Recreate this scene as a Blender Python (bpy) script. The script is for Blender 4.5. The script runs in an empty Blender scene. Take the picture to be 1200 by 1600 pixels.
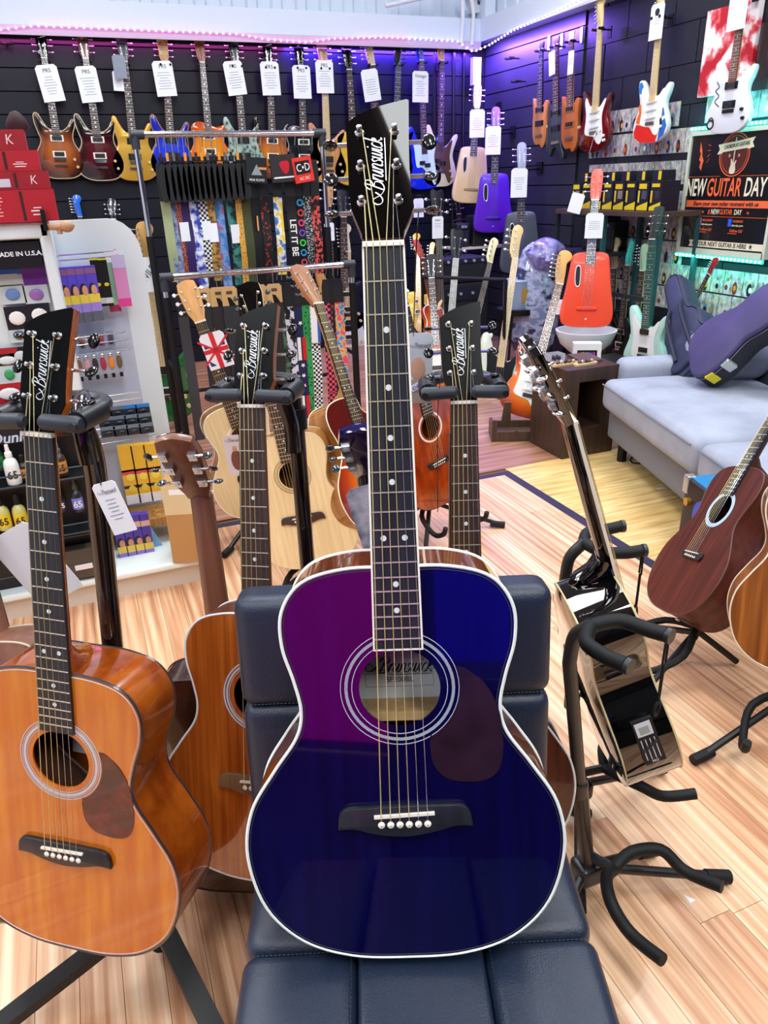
import bpy, math, random
from mathutils import Vector, Matrix
from mathutils.geometry import tessellate_polygon
random.seed(7)
C = bpy.context.scene.collection
PI = math.pi
# ------------------------------------------------------------------ camera
F, CX, CY, H = 1151.0, 600.0, 800.0, 1.42
yc = Vector((92-CX, -(301-CY), -F)).normalized()
xc = Vector((3820-CX, -(179-CY), -F)).normalized()
xc = (xc - yc*xc.dot(yc)).normalized()
zc = xc.cross(yc)
R = Matrix((xc, yc, zc))                 # camera -> world
CAM = Vector((0, 0, H))
cam = bpy.data.objects.new('camera', bpy.data.cameras.new('camera'))
cam.matrix_world = Matrix.Translation(CAM) @ R.to_4x4()
cam.data.sensor_fit = 'HORIZONTAL'; cam.data.sensor_width = 36
cam.data.lens = 36*F/1200; cam.data.clip_start = .02
C.objects.link(cam)
sc = bpy.context.scene
sc.camera = cam
def dirv(px, py): return R @ Vector((px-CX, -(py-CY), -F)).normalized()
def onX(px, py, v): d = dirv(px, py); return CAM + d*(v/d.x)
def onY(px, py, v): d = dirv(px, py); return CAM + d*(v/d.y)
def onZ(px, py, v): d = dirv(px, py); return CAM + d*((v-H)/d.z)
def atD(px, py, dep): return CAM + R @ Vector(((px-CX)/F*dep, -(py-CY)/F*dep, -dep))
# ------------------------------------------------------------------ world, lights, exposure
w = bpy.data.worlds.new('world'); sc.world = w; w.use_nodes = True
w.node_tree.nodes['Background'].inputs[0].default_value = (.86, .9, 1, 1)
w.node_tree.nodes['Background'].inputs[1].default_value = .5
sc.view_settings.view_transform = 'Standard'; sc.view_settings.look = 'None'
sc.view_settings.gamma = 1; sc.view_settings.use_curve_mapping = False
sc.view_settings.exposure = .5
sc.cycles.max_bounces = 7; sc.cycles.diffuse_bounces = 4; sc.cycles.glossy_bounces = 4
sc.cycles.transparent_max_bounces = 8; sc.cycles.caustics_reflective = False; sc.cycles.caustics_refractive = False
sc.cycles.sample_clamp_indirect = 4
CEIL = 4.0
LIGHTS = [(x, y) for x in (-1.9, .5, 2.7) for y in (-1.9, .7, 2.8, 4.6) if (x, y) != (.5, .7)]+[(.3, -.1)]
for lx, ly in LIGHTS:
    ld = bpy.data.lights.new('panel_light', 'AREA'); ld.shape = 'RECTANGLE'; ld.size = .62; ld.size_y = 1.25
    ld.energy = 30 if ly < 4 else 22; ld.color = (.93, .97, 1)
    lo = bpy.data.objects.new('panel_light', ld); lo.location = (lx, ly, CEIL-.13); C.objects.link(lo)
def strip_light(name, a, b, col, en, rot):
    a, b = Vector(a), Vector(b)
    ld = bpy.data.lights.new(name, 'AREA'); ld.shape = 'RECTANGLE'; ld.size = (b-a).length; ld.size_y = .04
    ld.energy = en; ld.color = col
    lo = bpy.data.objects.new(name, ld); C.objects.link(lo)
    x = (b-a).normalized(); z = -Vector(rot).normalized(); z = (z-x*z.dot(x)).normalized(); y = z.cross(x)
    lo.matrix_world = Matrix.Translation((a+b)/2) @ Matrix((x, y, z)).transposed().to_4x4()
YB, XR = 6.75, 3.75                      # planes of the back and the right wall
ZL = 2.48                                # height of the light strip
strip_light('pink_strip_light', (-2, YB-.06, ZL-.05), (1.9, YB-.06, ZL-.05), (1, .1, .6), 7, (0, .2, -1))
strip_light('violet_strip_light', (1.9, YB-.06, ZL-.05), (3.6, YB-.06, ZL-.05), (.12, .04, 1), 46, (0, .15, -1))
strip_light('blue_strip_light', (XR-.16, 6.6, ZL-.04), (XR-.16, 5.3, ZL-.04), (.25, .12, 1), 42, (.45, 0, -1))
strip_light('teal_strip_light', (XR-.1, 2.6, .93), (XR-.1, 4.05, .93), (.05, 1, .8), 2.6, (.15, 0, -1))
strip_light('teal_strip_light', (XR-.1, 2.6, 1.67), (XR-.1, 4.05, 1.67), (.05, 1, .9), 2.4, (.15, 0, 1))
# ------------------------------------------------------------------ materials
def hx(c):
    if not isinstance(c, str): return tuple(c)+((1,) if len(c) == 3 else ())
    v = [int(c[i:i+2], 16)/255 for i in (0, 2, 4)]
    return tuple(x/12.92 if x < .04045 else ((x+.055)/1.055)**2.4 for x in v)+(1,)
_m = {}
def M(col, rough=.5, metal=0, coat=0, emit=0, pat=None, c2=None, sc_=(10, 10, 10), bump=0, c3=None, trans=0, alpha=1, key=None, fac=(.35, .65), spec=.5):
    k = (col, rough, metal, coat, emit, pat, c2, sc_, bump, c3, trans, alpha, fac, spec)
    if k in _m: return _m[k]
    m = bpy.data.materials.new('mat'); m.use_nodes = True; _m[k] = m
    nt = m.node_tree; N = nt.nodes; Lk = nt.links; b = N['Principled BSDF']; I = b.inputs
    I['Base Color'].default_value = hx(col); I['Roughness'].default_value = rough; I['Metallic'].default_value = metal
    I['Coat Weight'].default_value = coat; I['Coat Roughness'].default_value = .03
    I['Specular IOR Level'].default_value = spec
    if trans: I['Transmission Weight'].default_value = trans
    if alpha < 1: I['Alpha'].default_value = alpha
    if emit: I['Emission Color'].default_value = hx(col); I['Emission Strength'].default_value = emit
    if pat or bump:
        tc = N.new('ShaderNodeTexCoord'); mp = N.new('ShaderNodeMapping'); mp.inputs['Scale'].default_value = sc_
        Lk.new(tc.outputs['Object'], mp.inputs[0]); vec = mp.outputs[0]
        if pat == 'radial': mp.inputs['Location'].default_value = (0, 0, -.18*sc_[2])
        f = None
        if pat in ('photo',):
            oi = N.new('ShaderNodeObjectInfo'); ad = N.new('ShaderNodeVectorMath'); ad.operation = 'MULTIPLY_ADD'
            cb = N.new('ShaderNodeCombineXYZ')
            for i in range(3): Lk.new(oi.outputs['Random'], cb.inputs[i])
            Lk.new(cb.outputs[0], ad.inputs[0]); ad.inputs[1].default_value = (91, 53, 77); Lk.new(vec, ad.inputs[2]); vec = ad.outputs[0]
        if pat == 'checker':
            t = N.new('ShaderNodeTexChecker'); t.inputs['Scale'].default_value = 1; Lk.new(vec, t.inputs[0]); f = t.outputs['Fac']
        elif pat == 'voro':
            t = N.new('ShaderNodeTexVoronoi'); t.inputs['Scale'].default_value = 1; Lk.new(vec, t.inputs[0]); f = t.outputs['Distance']
        elif pat in ('burst', 'radial'):
            t = N.new('ShaderNodeVectorMath'); t.operation = 'LENGTH'; Lk.new(vec, t.inputs[0]); f = t.outputs['Value']
        elif pat == 'photo':
            t = N.new('ShaderNodeTexNoise'); t.inputs['Scale'].default_value = 1; t.inputs['Detail'].default_value = 3
            Lk.new(vec, t.inputs[0])
            hs = N.new('ShaderNodeHueSaturation'); hs.inputs['Saturation'].default_value = .3; hs.inputs['Value'].default_value = 1
            br = N.new('ShaderNodeBrightContrast'); br.inputs['Contrast'].default_value = 2.2; br.inputs['Bright'].default_value = -.05
            Lk.new(t.outputs['Color'], hs.inputs['Color']); Lk.new(hs.outputs[0], br.inputs[0])
            mx = N.new('ShaderNodeMix'); mx.data_type = 'RGBA'; mx.inputs[0].default_value = .42
            Lk.new(br.outputs[0], mx.inputs[6]); mx.inputs[7].default_value = hx(col); Lk.new(mx.outputs[2], I['Base Color'])
        elif pat == 'stripe':
            t = N.new('ShaderNodeTexWave'); t.inputs['Scale'].default_value = 1; t.inputs['Distortion'].default_value = .0
            t.bands_direction = 'Z'; Lk.new(vec, t.inputs[0]); f = t.outputs['Fac']
        else:
            t = N.new('ShaderNodeTexNoise'); t.inputs['Scale'].default_value = 1; t.inputs['Detail'].default_value = 4
            Lk.new(vec, t.inputs[0]); f = t.outputs['Fac']
        if pat and c2 is not None and f is not None:
            r = N.new('ShaderNodeValToRGB'); e = r.color_ramp.elements
            e[0].position = fac[0]; e[0].color = hx(col); e[1].position = fac[1]; e[1].color = hx(c2)
            if c3: x = e.new((fac[0]+fac[1])/2); x.color = hx(c3)
            if pat == 'checker': r.color_ramp.interpolation = 'CONSTANT'; e[1].position = .5
            Lk.new(f, r.inputs[0]); Lk.new(r.outputs[0], I['Base Color'])
        if bump and f is not None:
            bp = N.new('ShaderNodeBump'); bp.inputs['Strength'].default_value = bump; bp.inputs['Distance'].default_value = .002
            Lk.new(f, bp.inputs['Height']); Lk.new(bp.outputs[0], I['Normal'])
    return m
def wood(a, b, rough=.3, coat=0, s=70, fac=(.3, .7)): return M(a, rough, coat=coat, pat='noise', c2=b, sc_=(s, s, s*.05), fac=fac)
BLK = M('07080b', .5, spec=.35); BLKG = M('020203', .1, coat=.9, spec=.1); RUB = M('0d1013', .62, spec=.35); CHR = M('d8d8dc', .12, 1); STEEL = M('9a9ca0', .3, 1)
WHT = M('f2f2f2', .45); CARD = M('eef3fa', .6); INK = M('20232c', .7); GREYI = M('8a90a0', .7)
IVORY = M('f4f1e4', .3, coat=.4); PEARL = M('dfe6ea', .2, coat=.5); BRONZE = M('e6d9a4', .35, .75); NICK = M('d5d8de', .2, .9)
EBONY = wood('16171d', '262a33', .38, s=90); ROSE = wood('2a1a15', '4c3328', .45, s=110); MAPLE = wood('e4c48a', 'f0d7a2', .35, s=60)
TUBE = M('111214', .38); TUBES = M('08080b', .2, coat=.6)
# ------------------------------------------------------------------ geometry helpers
def cr(pts, n=6, closed=True):
    out = []; N_ = len(pts); P = [Vector(p) for p in pts]
    rng = range(N_ if closed else N_-1)
    for i in rng:
        if closed: p0, p1, p2, p3 = P[i-1], P[i], P[(i+1) % N_], P[(i+2) % N_]
        else: p0, p1, p2, p3 = P[max(i-1, 0)], P[i], P[i+1], P[min(i+2, N_-1)]
        for k in range(n):
            t = k/n
            out.append(.5*((2*p1)+(p2-p0)*t+(2*p0-5*p1+4*p2-p3)*t*t+(3*p1-p0-3*p2+p3)*t**3))
    if not closed: out.append(P[-1])
    return out
def inset(o, d):
    n = len(o); res = []
    area = sum(o[i][0]*o[(i+1) % n][1]-o[(i+1) % n][0]*o[i][1] for i in range(n)); s = 1 if area > 0 else -1
    for i in range(n):
        a, c = Vector(o[i-1][:2]), Vector(o[(i+1) % n][:2]); t = c-a
        if t.length < 1e-9: res.append(Vector(o[i][:2])); continue
        t.normalize(); res.append(Vector(o[i][:2])+Vector((-t.y, t.x))*d*s)
    return res
class B:
    def __init__(s): s.v = []; s.f = []; s.mi = []; s.m = 0
    def add(s, vs, fs):
        o = len(s.v); s.v += [Vector(v) for v in vs]
        for f in fs: s.f.append([o+i for i in f]); s.mi.append(s.m)
        return s
    def box(s, a, b, xf=None):
        x0, y0, z0 = a; x1, y1, z1 = b
        vs = [Vector(p) for p in ((x0, y0, z0), (x1, y0, z0), (x1, y1, z0), (x0, y1, z0), (x0, y0, z1), (x1, y0, z1), (x1, y1, z1), (x0, y1, z1))]
        if xf: vs = [xf @ v for v in vs]
        return s.add(vs, [(0, 3, 2, 1), (4, 5, 6, 7), (0, 1, 5, 4), (1, 2, 6, 5), (2, 3, 7, 6), (3, 0, 4, 7)])
    def tube(s, pts, r, n=8, closed=False, cap=True):
        P = [Vector(p) for p in pts]; k = len(P); rs = r if isinstance(r, (list, tuple)) else [r]*k
        vs = []; prev = None
        for i in range(k):
            if closed: t = P[(i+1) % k]-P[i-1]
            else: t = P[min(i+1, k-1)]-P[max(i-1, 0)]
            t = t.normalized() if t.length > 1e-9 else Vector((0, 0, 1))
            if prev is None:
                a = Vector((0, 0, 1)) if abs(t.z) < .9 else Vector((1, 0, 0)); u = t.cross(a).normalized()
            else:
                u = prev-t*prev.dot(t); u = u.normalized() if u.length > 1e-6 else prev
            prev = u; w_ = t.cross(u)
            for j in range(n):
                an = 2*PI*j/n; vs.append(P[i]+(u*math.cos(an)+w_*math.sin(an))*rs[i])
        fs = []
        for i in range(k if closed else k-1):
            for j in range(n):
                a = i*n+j; b = i*n+(j+1) % n; c = ((i+1) % k)*n+(j+1) % n; d = ((i+1) % k)*n+j; fs.append((a, b, c, d))
        if cap and not closed: fs.append(tuple(range(n))[::-1]); fs.append(tuple((k-1)*n+j for j in range(n)))
        return s.add(vs, fs)
    def cyl(s, a, b, r, r2=None, n=16): return s.tube([a, b], [r, r if r2 is None else r2], n)
    def prism(s, o, y0, y1, bev=0, mp=lambda x, y, z: (x, y, z)):
        """outline in x,z extruded from y0 (front) to y1"""
        n = len(o); rings = []
        if bev: rings = [(inset(o, bev), y0), (inset(o, bev*.3), y0+bev*.3), (o, y0+bev), (o, y1-bev), (inset(o, bev*.3), y1-bev*.3), (inset(o, bev), y1)]
        else: rings = [(o, y0), (o, y1)]
        vs = [mp(p[0], y, p[1]) for r, y in rings for p in r]; fs = []
        for k in range(len(rings)-1):
            for i in range(n): fs.append((k*n+i, k*n+(i+1) % n, (k+1)*n+(i+1) % n, (k+1)*n+i))
        fs.append(tuple(range(n))[::-1]); fs.append(tuple((len(rings)-1)*n+i for i in range(n)))
        return s.add(vs, fs)
    def ring(s, c, r0, r1, y0, y1, n=48):
        vs = []
        for i in range(n):
            a = 2*PI*i/n; ca, sa = math.cos(a), math.sin(a)
            for r, y in ((r0, y1), (r0, y0), (r1, y0), (r1, y1)): vs.append((c[0]+r*ca, y, c[1]+r*sa))
        return s.add(vs, [(i*4+k, ((i+1) % n)*4+k, ((i+1) % n)*4+k+1, i*4+k+1) for i in range(n) for k in range(3)])
    def ell(s, c, r, n=14, m=9, rot=None):
        vs = []; c = Vector(c)
        for i in range(m+1):
            th = PI*i/m
            for j in range(n):
                ph = 2*PI*j/n; v = Vector((r[0]*math.sin(th)*math.cos(ph), r[1]*math.sin(th)*math.sin(ph), r[2]*math.cos(th)))
                if rot: v = rot @ v
                vs.append(c+v)
        return s.add(vs, [(i*n+j, (i+1)*n+j, (i+1)*n+(j+1) % n, i*n+(j+1) % n) for i in range(m) for j in range(n)])
    def rbox(s, a, b, r, seg=3, xf=None, puff=0):
        """rounded box, cross-subdivided so it can puff up"""
        a, b = Vector(a), Vector(b); c = (a+b)/2; h = (b-a)/2; r = min(r, h.x, h.y, h.z); g = 8; vs = []; fs = []
        for ax in range(3):
            for sg in (-1, 1):
                o = len(vs); u, v_ = (ax+1) % 3, (ax+2) % 3
                def cs(n_, hh):
                    L = [-hh+r*(1-math.cos(PI/2*i/seg))*1.0 for i in range(seg+1)]
                    mid = [(-hh+r)+(2*hh-2*r)*i/(n_+1) for i in range(1, n_+1)]
                    return L+mid+[-x for x in L[::-1]]
                U, V = cs(g, h[u]), cs(g, h[v_])
                for x in U:
                    for y in V:
                        p = Vector((0, 0, 0)); p[ax] = sg*h[ax]; p[u] = x; p[v_] = y
                        q = Vector([max(-(h[i]-r), min(h[i]-r, p[i])) for i in range(3)]); d = p-q
                        if d.length > 1e-9: p = q+d.normalized()*r if (abs(x) > h[u]-r+1e-9 or abs(y) > h[v_]-r+1e-9) else p
                        if puff and ax == 2: p[2] += sg*puff*(1-(x/h[u])**4)*(1-(y/h[v_])**4)
                        p = p+c; vs.append(xf @ p if xf else p)
                nu, nv = len(U), len(V)
                for i in range(nu-1):
                    for j in range(nv-1):
                        q = (o+i*nv+j, o+(i+1)*nv+j, o+(i+1)*nv+j+1, o+i*nv+j+1); fs.append(q if sg > 0 else q[::-1])
        return s.add(vs, fs)
    def loft(s, rings, cap=True):
        n = len(rings[0]); vs = [p for r in rings for p in r]
        fs = [(k*n+i, k*n+(i+1) % n, (k+1)*n+(i+1) % n, (k+1)*n+i) for k in range(len(rings)-1) for i in range(n)]
        if cap: fs += [tuple(range(n))[::-1], tuple((len(rings)-1)*n+i for i in range(n))]
        return s.add(vs, fs)
    def lathe(s, prof, c=(0, 0, 0), n=20):
        c = Vector(c); return s.loft([[c+Vector((r*math.cos(2*PI*j/n), r*math.sin(2*PI*j/n), z)) for j in range(n)] for r, z in prof])
    def quad(s, a, b, c, d): return s.add([a, b, c, d], [(0, 1, 2, 3)])
    def build(s, name, mat, parent=None, smooth=True, xf=None, ang=.6):
        me = bpy.data.meshes.new(name)
        me.from_pydata([(xf @ v if xf else v) for v in s.v], [], s.f)
        for m_ in (mat if isinstance(mat, (list, tuple)) else [mat]): me.materials.append(m_)
        if any(s.mi): me.polygons.foreach_set('material_index', s.mi)
        if smooth: me.shade_smooth(); me.set_sharp_from_angle(angle=ang)
        me.update(); ob = bpy.data.objects.new(name, me); C.objects.link(ob)
        if parent: ob.parent = parent
        return ob
def thing(name, label, cat, group=None, mw=None, loc=None):
    o = bpy.data.objects.new(name, None); o.empty_display_size = .05; C.objects.link(o)
    if mw is not None: o.matrix_world = mw
    if loc is not None: o.location = loc
    return tag(o, label, cat, group)
def tag(o, label, cat, group=None):
    o['label'] = label; o['category'] = cat
    if group: o['group'] = group
    return o
def struct(o): o['kind'] = 'structure'; return o
def lab(o, t): o['label'] = t; return o
_tx = {}
def text(name, s_, h, mat, parent, xf, shear=0, sx=1, ext=.0003, al='CENTER', off=0):
    """flat lettering in the local x-z plane facing -y"""
    k = (s_, h, shear, sx, ext, al, off, mat.name)
    if k not in _tx:
        cu = bpy.data.curves.new('text', 'FONT'); cu.body = s_; cu.size = h*1.4; cu.shear = shear; cu.align_x = al; cu.align_y = 'CENTER'
        cu.extrude = ext; cu.offset = off; cu.resolution_u = 3
        to = bpy.data.objects.new('text', cu); C.objects.link(to)
        me = bpy.data.meshes.new_from_object(to.evaluated_get(bpy.context.evaluated_depsgraph_get()))
        bpy.data.objects.remove(to); me.transform(Matrix.Rotation(PI/2, 4, 'X') @ Matrix.Diagonal((sx, 1, 1, 1))); me.materials.clear(); me.materials.append(mat); _tx[k] = me
    ob = bpy.data.objects.new(name, _tx[k]); C.objects.link(ob); ob.parent = parent
    ob.matrix_local = xf
    return ob
T = lambda *a: Matrix.Translation(a)
def RX(a): return Matrix.Rotation(math.radians(a), 4, 'X')
def RY(a): return Matrix.Rotation(math.radians(a), 4, 'Y')
def RZ(a): return Matrix.Rotation(math.radians(a), 4, 'Z')
def frame(bot, top, lat):
    z = (top-bot).normalized(); x = (lat-z*lat.dot(z)).normalized(); y = z.cross(x)
    return Matrix.Translation(bot) @ Matrix((x, y, z)).transposed().to_4x4()
def solve(top, px, py, L, near=False):
    """point on the pixel's ray at distance L from top (the far or the near one)"""
    d = dirv(px, py); o = CAM-top; b = o.dot(d); c = o.dot(o)-L*L; q = b*b-c
    if q < 0: return CAM+d*(-b)
    return CAM+d*(-b+(-1 if near else 1)*math.sqrt(q))
# ================================================================== setting
def slab(name, a, b, mat, parent=None):
    o = B().box(a, b).build(name, mat, parent, smooth=False); return o if parent else struct(o)
SL = M('0b0f1e', .42, spec=.35); SLG = M('05060a', .6); BLOCK = M('0d1019', .6, bump=.35, pat='noise', c2='141824', sc_=(60, 60, 60)); UP = M('ccd8e8', .5); BEAM = M('d4e0f2', .45)
wb = slab('wall_back', (-3.5, YB, 0), (XR+.1, YB+.1, CEIL), SLG)
rnd = random.Random(3)
def slats(parent, a, b, fixed, horiz_x, mat):
    z = .01; k = 0
    while z < 2.44:
        if horiz_x: B().box((a, fixed-.022, z), (b, fixed, z+.141)).build('slat', mat, parent, False)
        else: B().box((fixed-.022, a, z), (fixed, b, z+.141)).build('slat', mat, parent, False)
        z += .15
slats(wb, -3.5, 3.22, YB, True, SL)
for i in range(16): B().box((3.26+(0), YB-.012, .01+i*.15), (XR, YB, .151+i*.15)).build('slat', M('0c0e18', .5), wb, False)
wr = slab('wall_right', (XR, -3, 0), (XR+.1, YB, CEIL), M('08090f', .7))
slats(wr, 5.26, YB-.03, XR, False, M('2b2c38', .45, spec=.4))
for r in range(17):
    y = 5.24-(r % 2)*.225
    while y > .7:
        y0 = max(y-.443, .6)
        B().box((XR-.011, y0, .008+r*.225), (XR, min(y, 5.24), .228+r*.225)).build('brick', BLOCK, wr, False); y -= .45
    if r % 2: B().box((XR-.011, 5.03, .008+r*.225), (XR, 5.24, .228+r*.225)).build('brick', BLOCK, wr, False)
slab('wall_left', (-3.6, -3, 0), (-3.5, YB, CEIL), M('c9d0dc', .6))
wf = slab('wall_front', (-3.5, -3.1, 0), (XR+.1, -3, CEIL), M('14161f', .5))
ce = slab('ceiling', (-3.6, -3.1, CEIL), (XR+.1, YB+.1, CEIL+.1), M('c2c6ce', .7))
for lx, ly in LIGHTS:
    t = thing('ceiling_light', 'white framed rectangular panel light set flush in the shop ceiling', 'light', 'ceiling panel lights', loc=(lx, ly, CEIL))
    b = B()
    for a, c in (((-.36, -.68, -.06), (.36, -.64, 0)), ((-.36, .64, -.06), (.36, .68, 0)), ((-.36, -.64, -.06), (-.32, .64, 0)), ((.32, -.64, -.06), (.36, .64, 0))): b.box(a, c)
    b.build('frame', WHT, t, False); B().box((-.32, -.64, -.05), (.32, .64, -.03)).build('diffuser', M('ffffff', .5, emit=3), t, False)
# upper corrugated cladding, beams
for i in range(36):
    x = -3.4+i*.2; B().prism([(x, 0), (x+.02, .03), (x+.09, .03), (x+.11, 0)], 2.66, CEIL, 0, lambda a, y, z: (a, YB-z, y)).build('panel', UP, wb, False)
B().box((-3.5, YB-.004, 2.66), (XR, YB, CEIL)).build('cladding_sheet', UP, wb, False)
B().box((XR-.014, .6, 2.66+1.2), (XR-.012, 5.2, CEIL)).build('cladding_sheet', UP, wr, False)
B().box((XR-.016, 5.2, 2.66), (XR-.002, YB, CEIL)).build('cladding_sheet', UP, wr, False)
for i in range(8): B().box((XR-.04, 5.25+i*.19, 2.66), (XR-.016, 5.33+i*.19, CEIL)).build('panel', UP, wr, False)
slab('trim_1', (-3.5, YB-.14, 2.5), (XR, YB, 2.67), BEAM)
slab('trim_2', (XR-.14, 4.6, 2.5), (XR, YB-.14, 2.67), BEAM)
slab('trim_3', (3.62, YB-.2, 2.67), (3.72, YB-.05, CEIL), BEAM)
slab('trim_4', (-3.5, YB-.16, 2.44), (XR-.14, YB-.145, 2.5), M('c8b4d0', .4))
b = B().prism([(2.8, 3.2), (3.62, 2.8), (3.62, 2.9), (2.8, 3.3)], YB-.15, YB-.09); struct(b.build('trim_5', BEAM, None, False))
B().box((3.56, YB-.1, 2.72), (3.72, YB, 2.9)).build('socket_plate', M('cfd3da', .4), wb, False)
for x in (3.6, 3.66): B().box((x, YB-.108, 2.78), (x+.03, YB-.1, 2.83)).build('socket_plate', M('3a3f48', .4), wb, False)
for k, px_ in enumerate((3.42, 3.52)):
    pts = cr([(px_-.7+k*.62, YB-.17, 2.72), (px_-.3+k*.2, YB-.18, 2.8), (px_-.04, YB-.18, 2.82), (px_, YB-.18, 2.7), (px_, YB-.165, 2.52), (px_, YB-.165, 2.47)], 5, False)
    tag(B().tube(pts, .016, 8).build('conduit', M('dfe4ee', .4)), ['white bent conduit pipe running along the beam then down left of the wall corner', 'shorter white bent conduit pipe dropping nearest to the wall corner'][k], 'pipe'); tag(B().tube([(px_, YB-.02, 2.5), (px_, YB-.02, .9)], .014, 8).build('conduit', M('14141c', .4)), ['dark conduit pipe running down the wall left of the corner', 'dark conduit pipe running down nearest to the corner'][k], 'pipe')
b = B(); b.box((3.52, YB-.19, 2.17), (3.6, YB-.14, 2.38)); tag(b.build('switch_box', M('cfd0ee', .4)), 'small pale junction box under the violet lights at the wall corner', 'box')
# led strips
def led(pts, mat, label, r=.009, step=.033):
    t = thing('light_strip', label, 'lights', loc=(0, 0, 0)); P = [Vector(p) for p in pts]
    B().tube(P, .004, 5).build('cable', M('d8d0e8', .4), t)
    b = B(); acc = 0
    for i in range(len(P)-1):
        L = (P[i+1]-P[i]).length
        while acc < L: b.ell(P[i].lerp(P[i+1], acc/L), (r, r, r), 6, 4); acc += step
        acc -= L
    o = b.build('bulb', mat, t); o['kind'] = 'stuff'; return t
LY = YB-.175
def ly(px, py): return onY(px, py, LY)
led([onY(-60, 50, LY), ly(0, 46), ly(55, 40), ly(200, 46), ly(370, 53), ly(420, 62), ly(480, 66), ly(520, 60), ly(600, 58), ly(640, 60)], M('ff7ad8', .5, emit=5), 'string of pink lights along the white beam on the back wall', .009, .05)
led([ly(640, 60), ly(715, 64), ly(735, 79), ly(742, 80), onX(765, 70, XR-.155), onX(800, 48, XR-.155), onX(860, 22, XR-.155), onX(925, -8, XR-.155)], M('c9b4ff', .5, emit=6), 'string of violet lights dipping at the corner and rising along the right wall', .009, .05)
# floor
fl = slab('floor', (-3.5, -3, -.1), (XR, YB, -.009), M('6d5138', .7))
def planks(x0, x1, y0, y1, wd, ln, mats, along_y=True):
    i = 0; u = (x0 if along_y else y0); U = (x1 if along_y else y1); a0, a1 = ((y0, y1) if along_y else (x0, x1))
    while u < U-.01:
        v = a0-rnd.random()*ln*.8
        while v < a1:
            s0, s1 = max(v, a0), min(v+ln, a1)
            if s1-s0 > .02:
                p, q = ((u, s0, -.008), (min(u+wd, U)-.0012, s1-.0012, 0)) if along_y else ((s0, u, -.008), (s1-.0012, min(u+wd, U)-.0012, 0))
                B().box(p, q).build('plank', rnd.choice(mats), fl, False)
            v += ln
        u += wd; i += 1
def fw(a, c, b, sx, sy): return M(a, .42, coat=.12, pat='noise', c2=b, c3=c, sc_=(sx, sy, 1), fac=(.33, .67))
NEAR = [fw('bc8660', 'dfae86', 'f2d0ac', 46, 1.3), fw('b47c5a', 'd9a47c', 'ecc4a0', 60, 1.7), fw('ca966e', 'e8bb94', 'f5d9b8', 50, 1.1)]
planks(-1.6, 1.9, -.6, 3.12, .08, 1.35, NEAR)
planks(-3.5, -1.6, -3, 3.12, .48, 3, NEAR); planks(-1.6, XR, -3, -.6, .8, 2.5, NEAR)
YEL = [fw('c79a5a', 'e2bc77', 'efd191', 3, 30), fw('cfa565', 'e6c382', 'f4da9e', 4, 42)]
planks(1.95, 3.2, .7, 3.2, .16, 1.3, YEL, False); planks(1.95, 3.2, -.6, .7, .6, 1.3, YEL, False)
PNK = [fw('8f6350', 'ac7d66', 'c09680', 1.5, 24), fw('85583f', 'a37358', 'b98b70', 1.5, 30)]
planks(-3.5, XR, 3.2, YB, .25, 2.6, PNK, False); planks(3.2, XR, -.6, 3.2, .2, 1.5, PNK)
slab('trim_6', (1.9, -.6, -.008), (1.948, 3.12, .001), M('2a2440', .6)); slab('trim_7', (-1.6, 3.12, -.008), (1.948, 3.16, .001), M('2a2440', .6))
for i, (px, py, s_) in enumerate(((1035, 763, .03), (1076, 784, .022), (1033, 757, .012), (1087, 770, .02), (1050, 768, .012))):
    p = onZ(px, py, .003); b = B().prism([(-s_, 0), (s_, -.008), (s_*.7, s_*.5), (-s_*.6, s_*.6)], 0, .001, 0, lambda x, y, z: (p.x+x, p.y+z, p.z+y-.003))
    tag(b.build('paper_scrap', WHT), ('largest torn white scrap of paper on the yellow floor', 'white paper scrap nearest the mahogany guitar on the yellow floor', 'small white scrap nearest the sofa cables', 'white scrap lying right of the largest one', 'white scrap lying just in front of the largest one')[i], 'scrap', 'paper scraps on the yellow floor')
p = onZ(1077, 1405, .002); tag(B().prism([(-.004, -.008), (.012, -.006), (-.002, .014)], 0, .001, 0, lambda x, y, z: (p.x+x, p.y+z, y)).build('paper_scrap', WHT), 'tiny white paper triangle on the floor beside the empty guitar stand', 'scrap')
# ================================================================== guitars
def wrapmat(M4, L): return M4
HALF = [(0, 0), (.07, .004), (.13, .026), (.173, .072), (.1915, .14), (.183, .2), (.153, .25), (.124, .292), (.1165, .325), (.123, .362), (.1345, .405), (.1325, .447), (.108, .48), (.06, .494)]
def aoutline(cut=False, s=1, n=5, wide=1):
    R_ = [(x*wide, z) for x, z in HALF]; Lf = [(-x*wide, z) for x, z in HALF[1:]][::-1]
    top = [(0, .495)]
    if cut: R_ = R_[:9]+[(.118, .35), (.105, .385), (.085, .405), (.055, .42), (.04, .445), (.035, .48)]; top = [(0, .494)]
    if cut == 2: R_ = R_[:9]+[(.121, .355), (.13, .4), (.137, .43), (.128, .452), (.108, .448), (.086, .43), (.062, .425), (.042, .445), (.034, .48)]
    return [Vector((p.x*s, p.y*s)) for p in cr(R_+top+Lf, n)]
def circ(cx, cz, r, n=40): return [Vector((cx+r*math.cos(2*PI*i/n), cz+r*math.sin(2*PI*i/n))) for i in range(n)]
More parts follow.
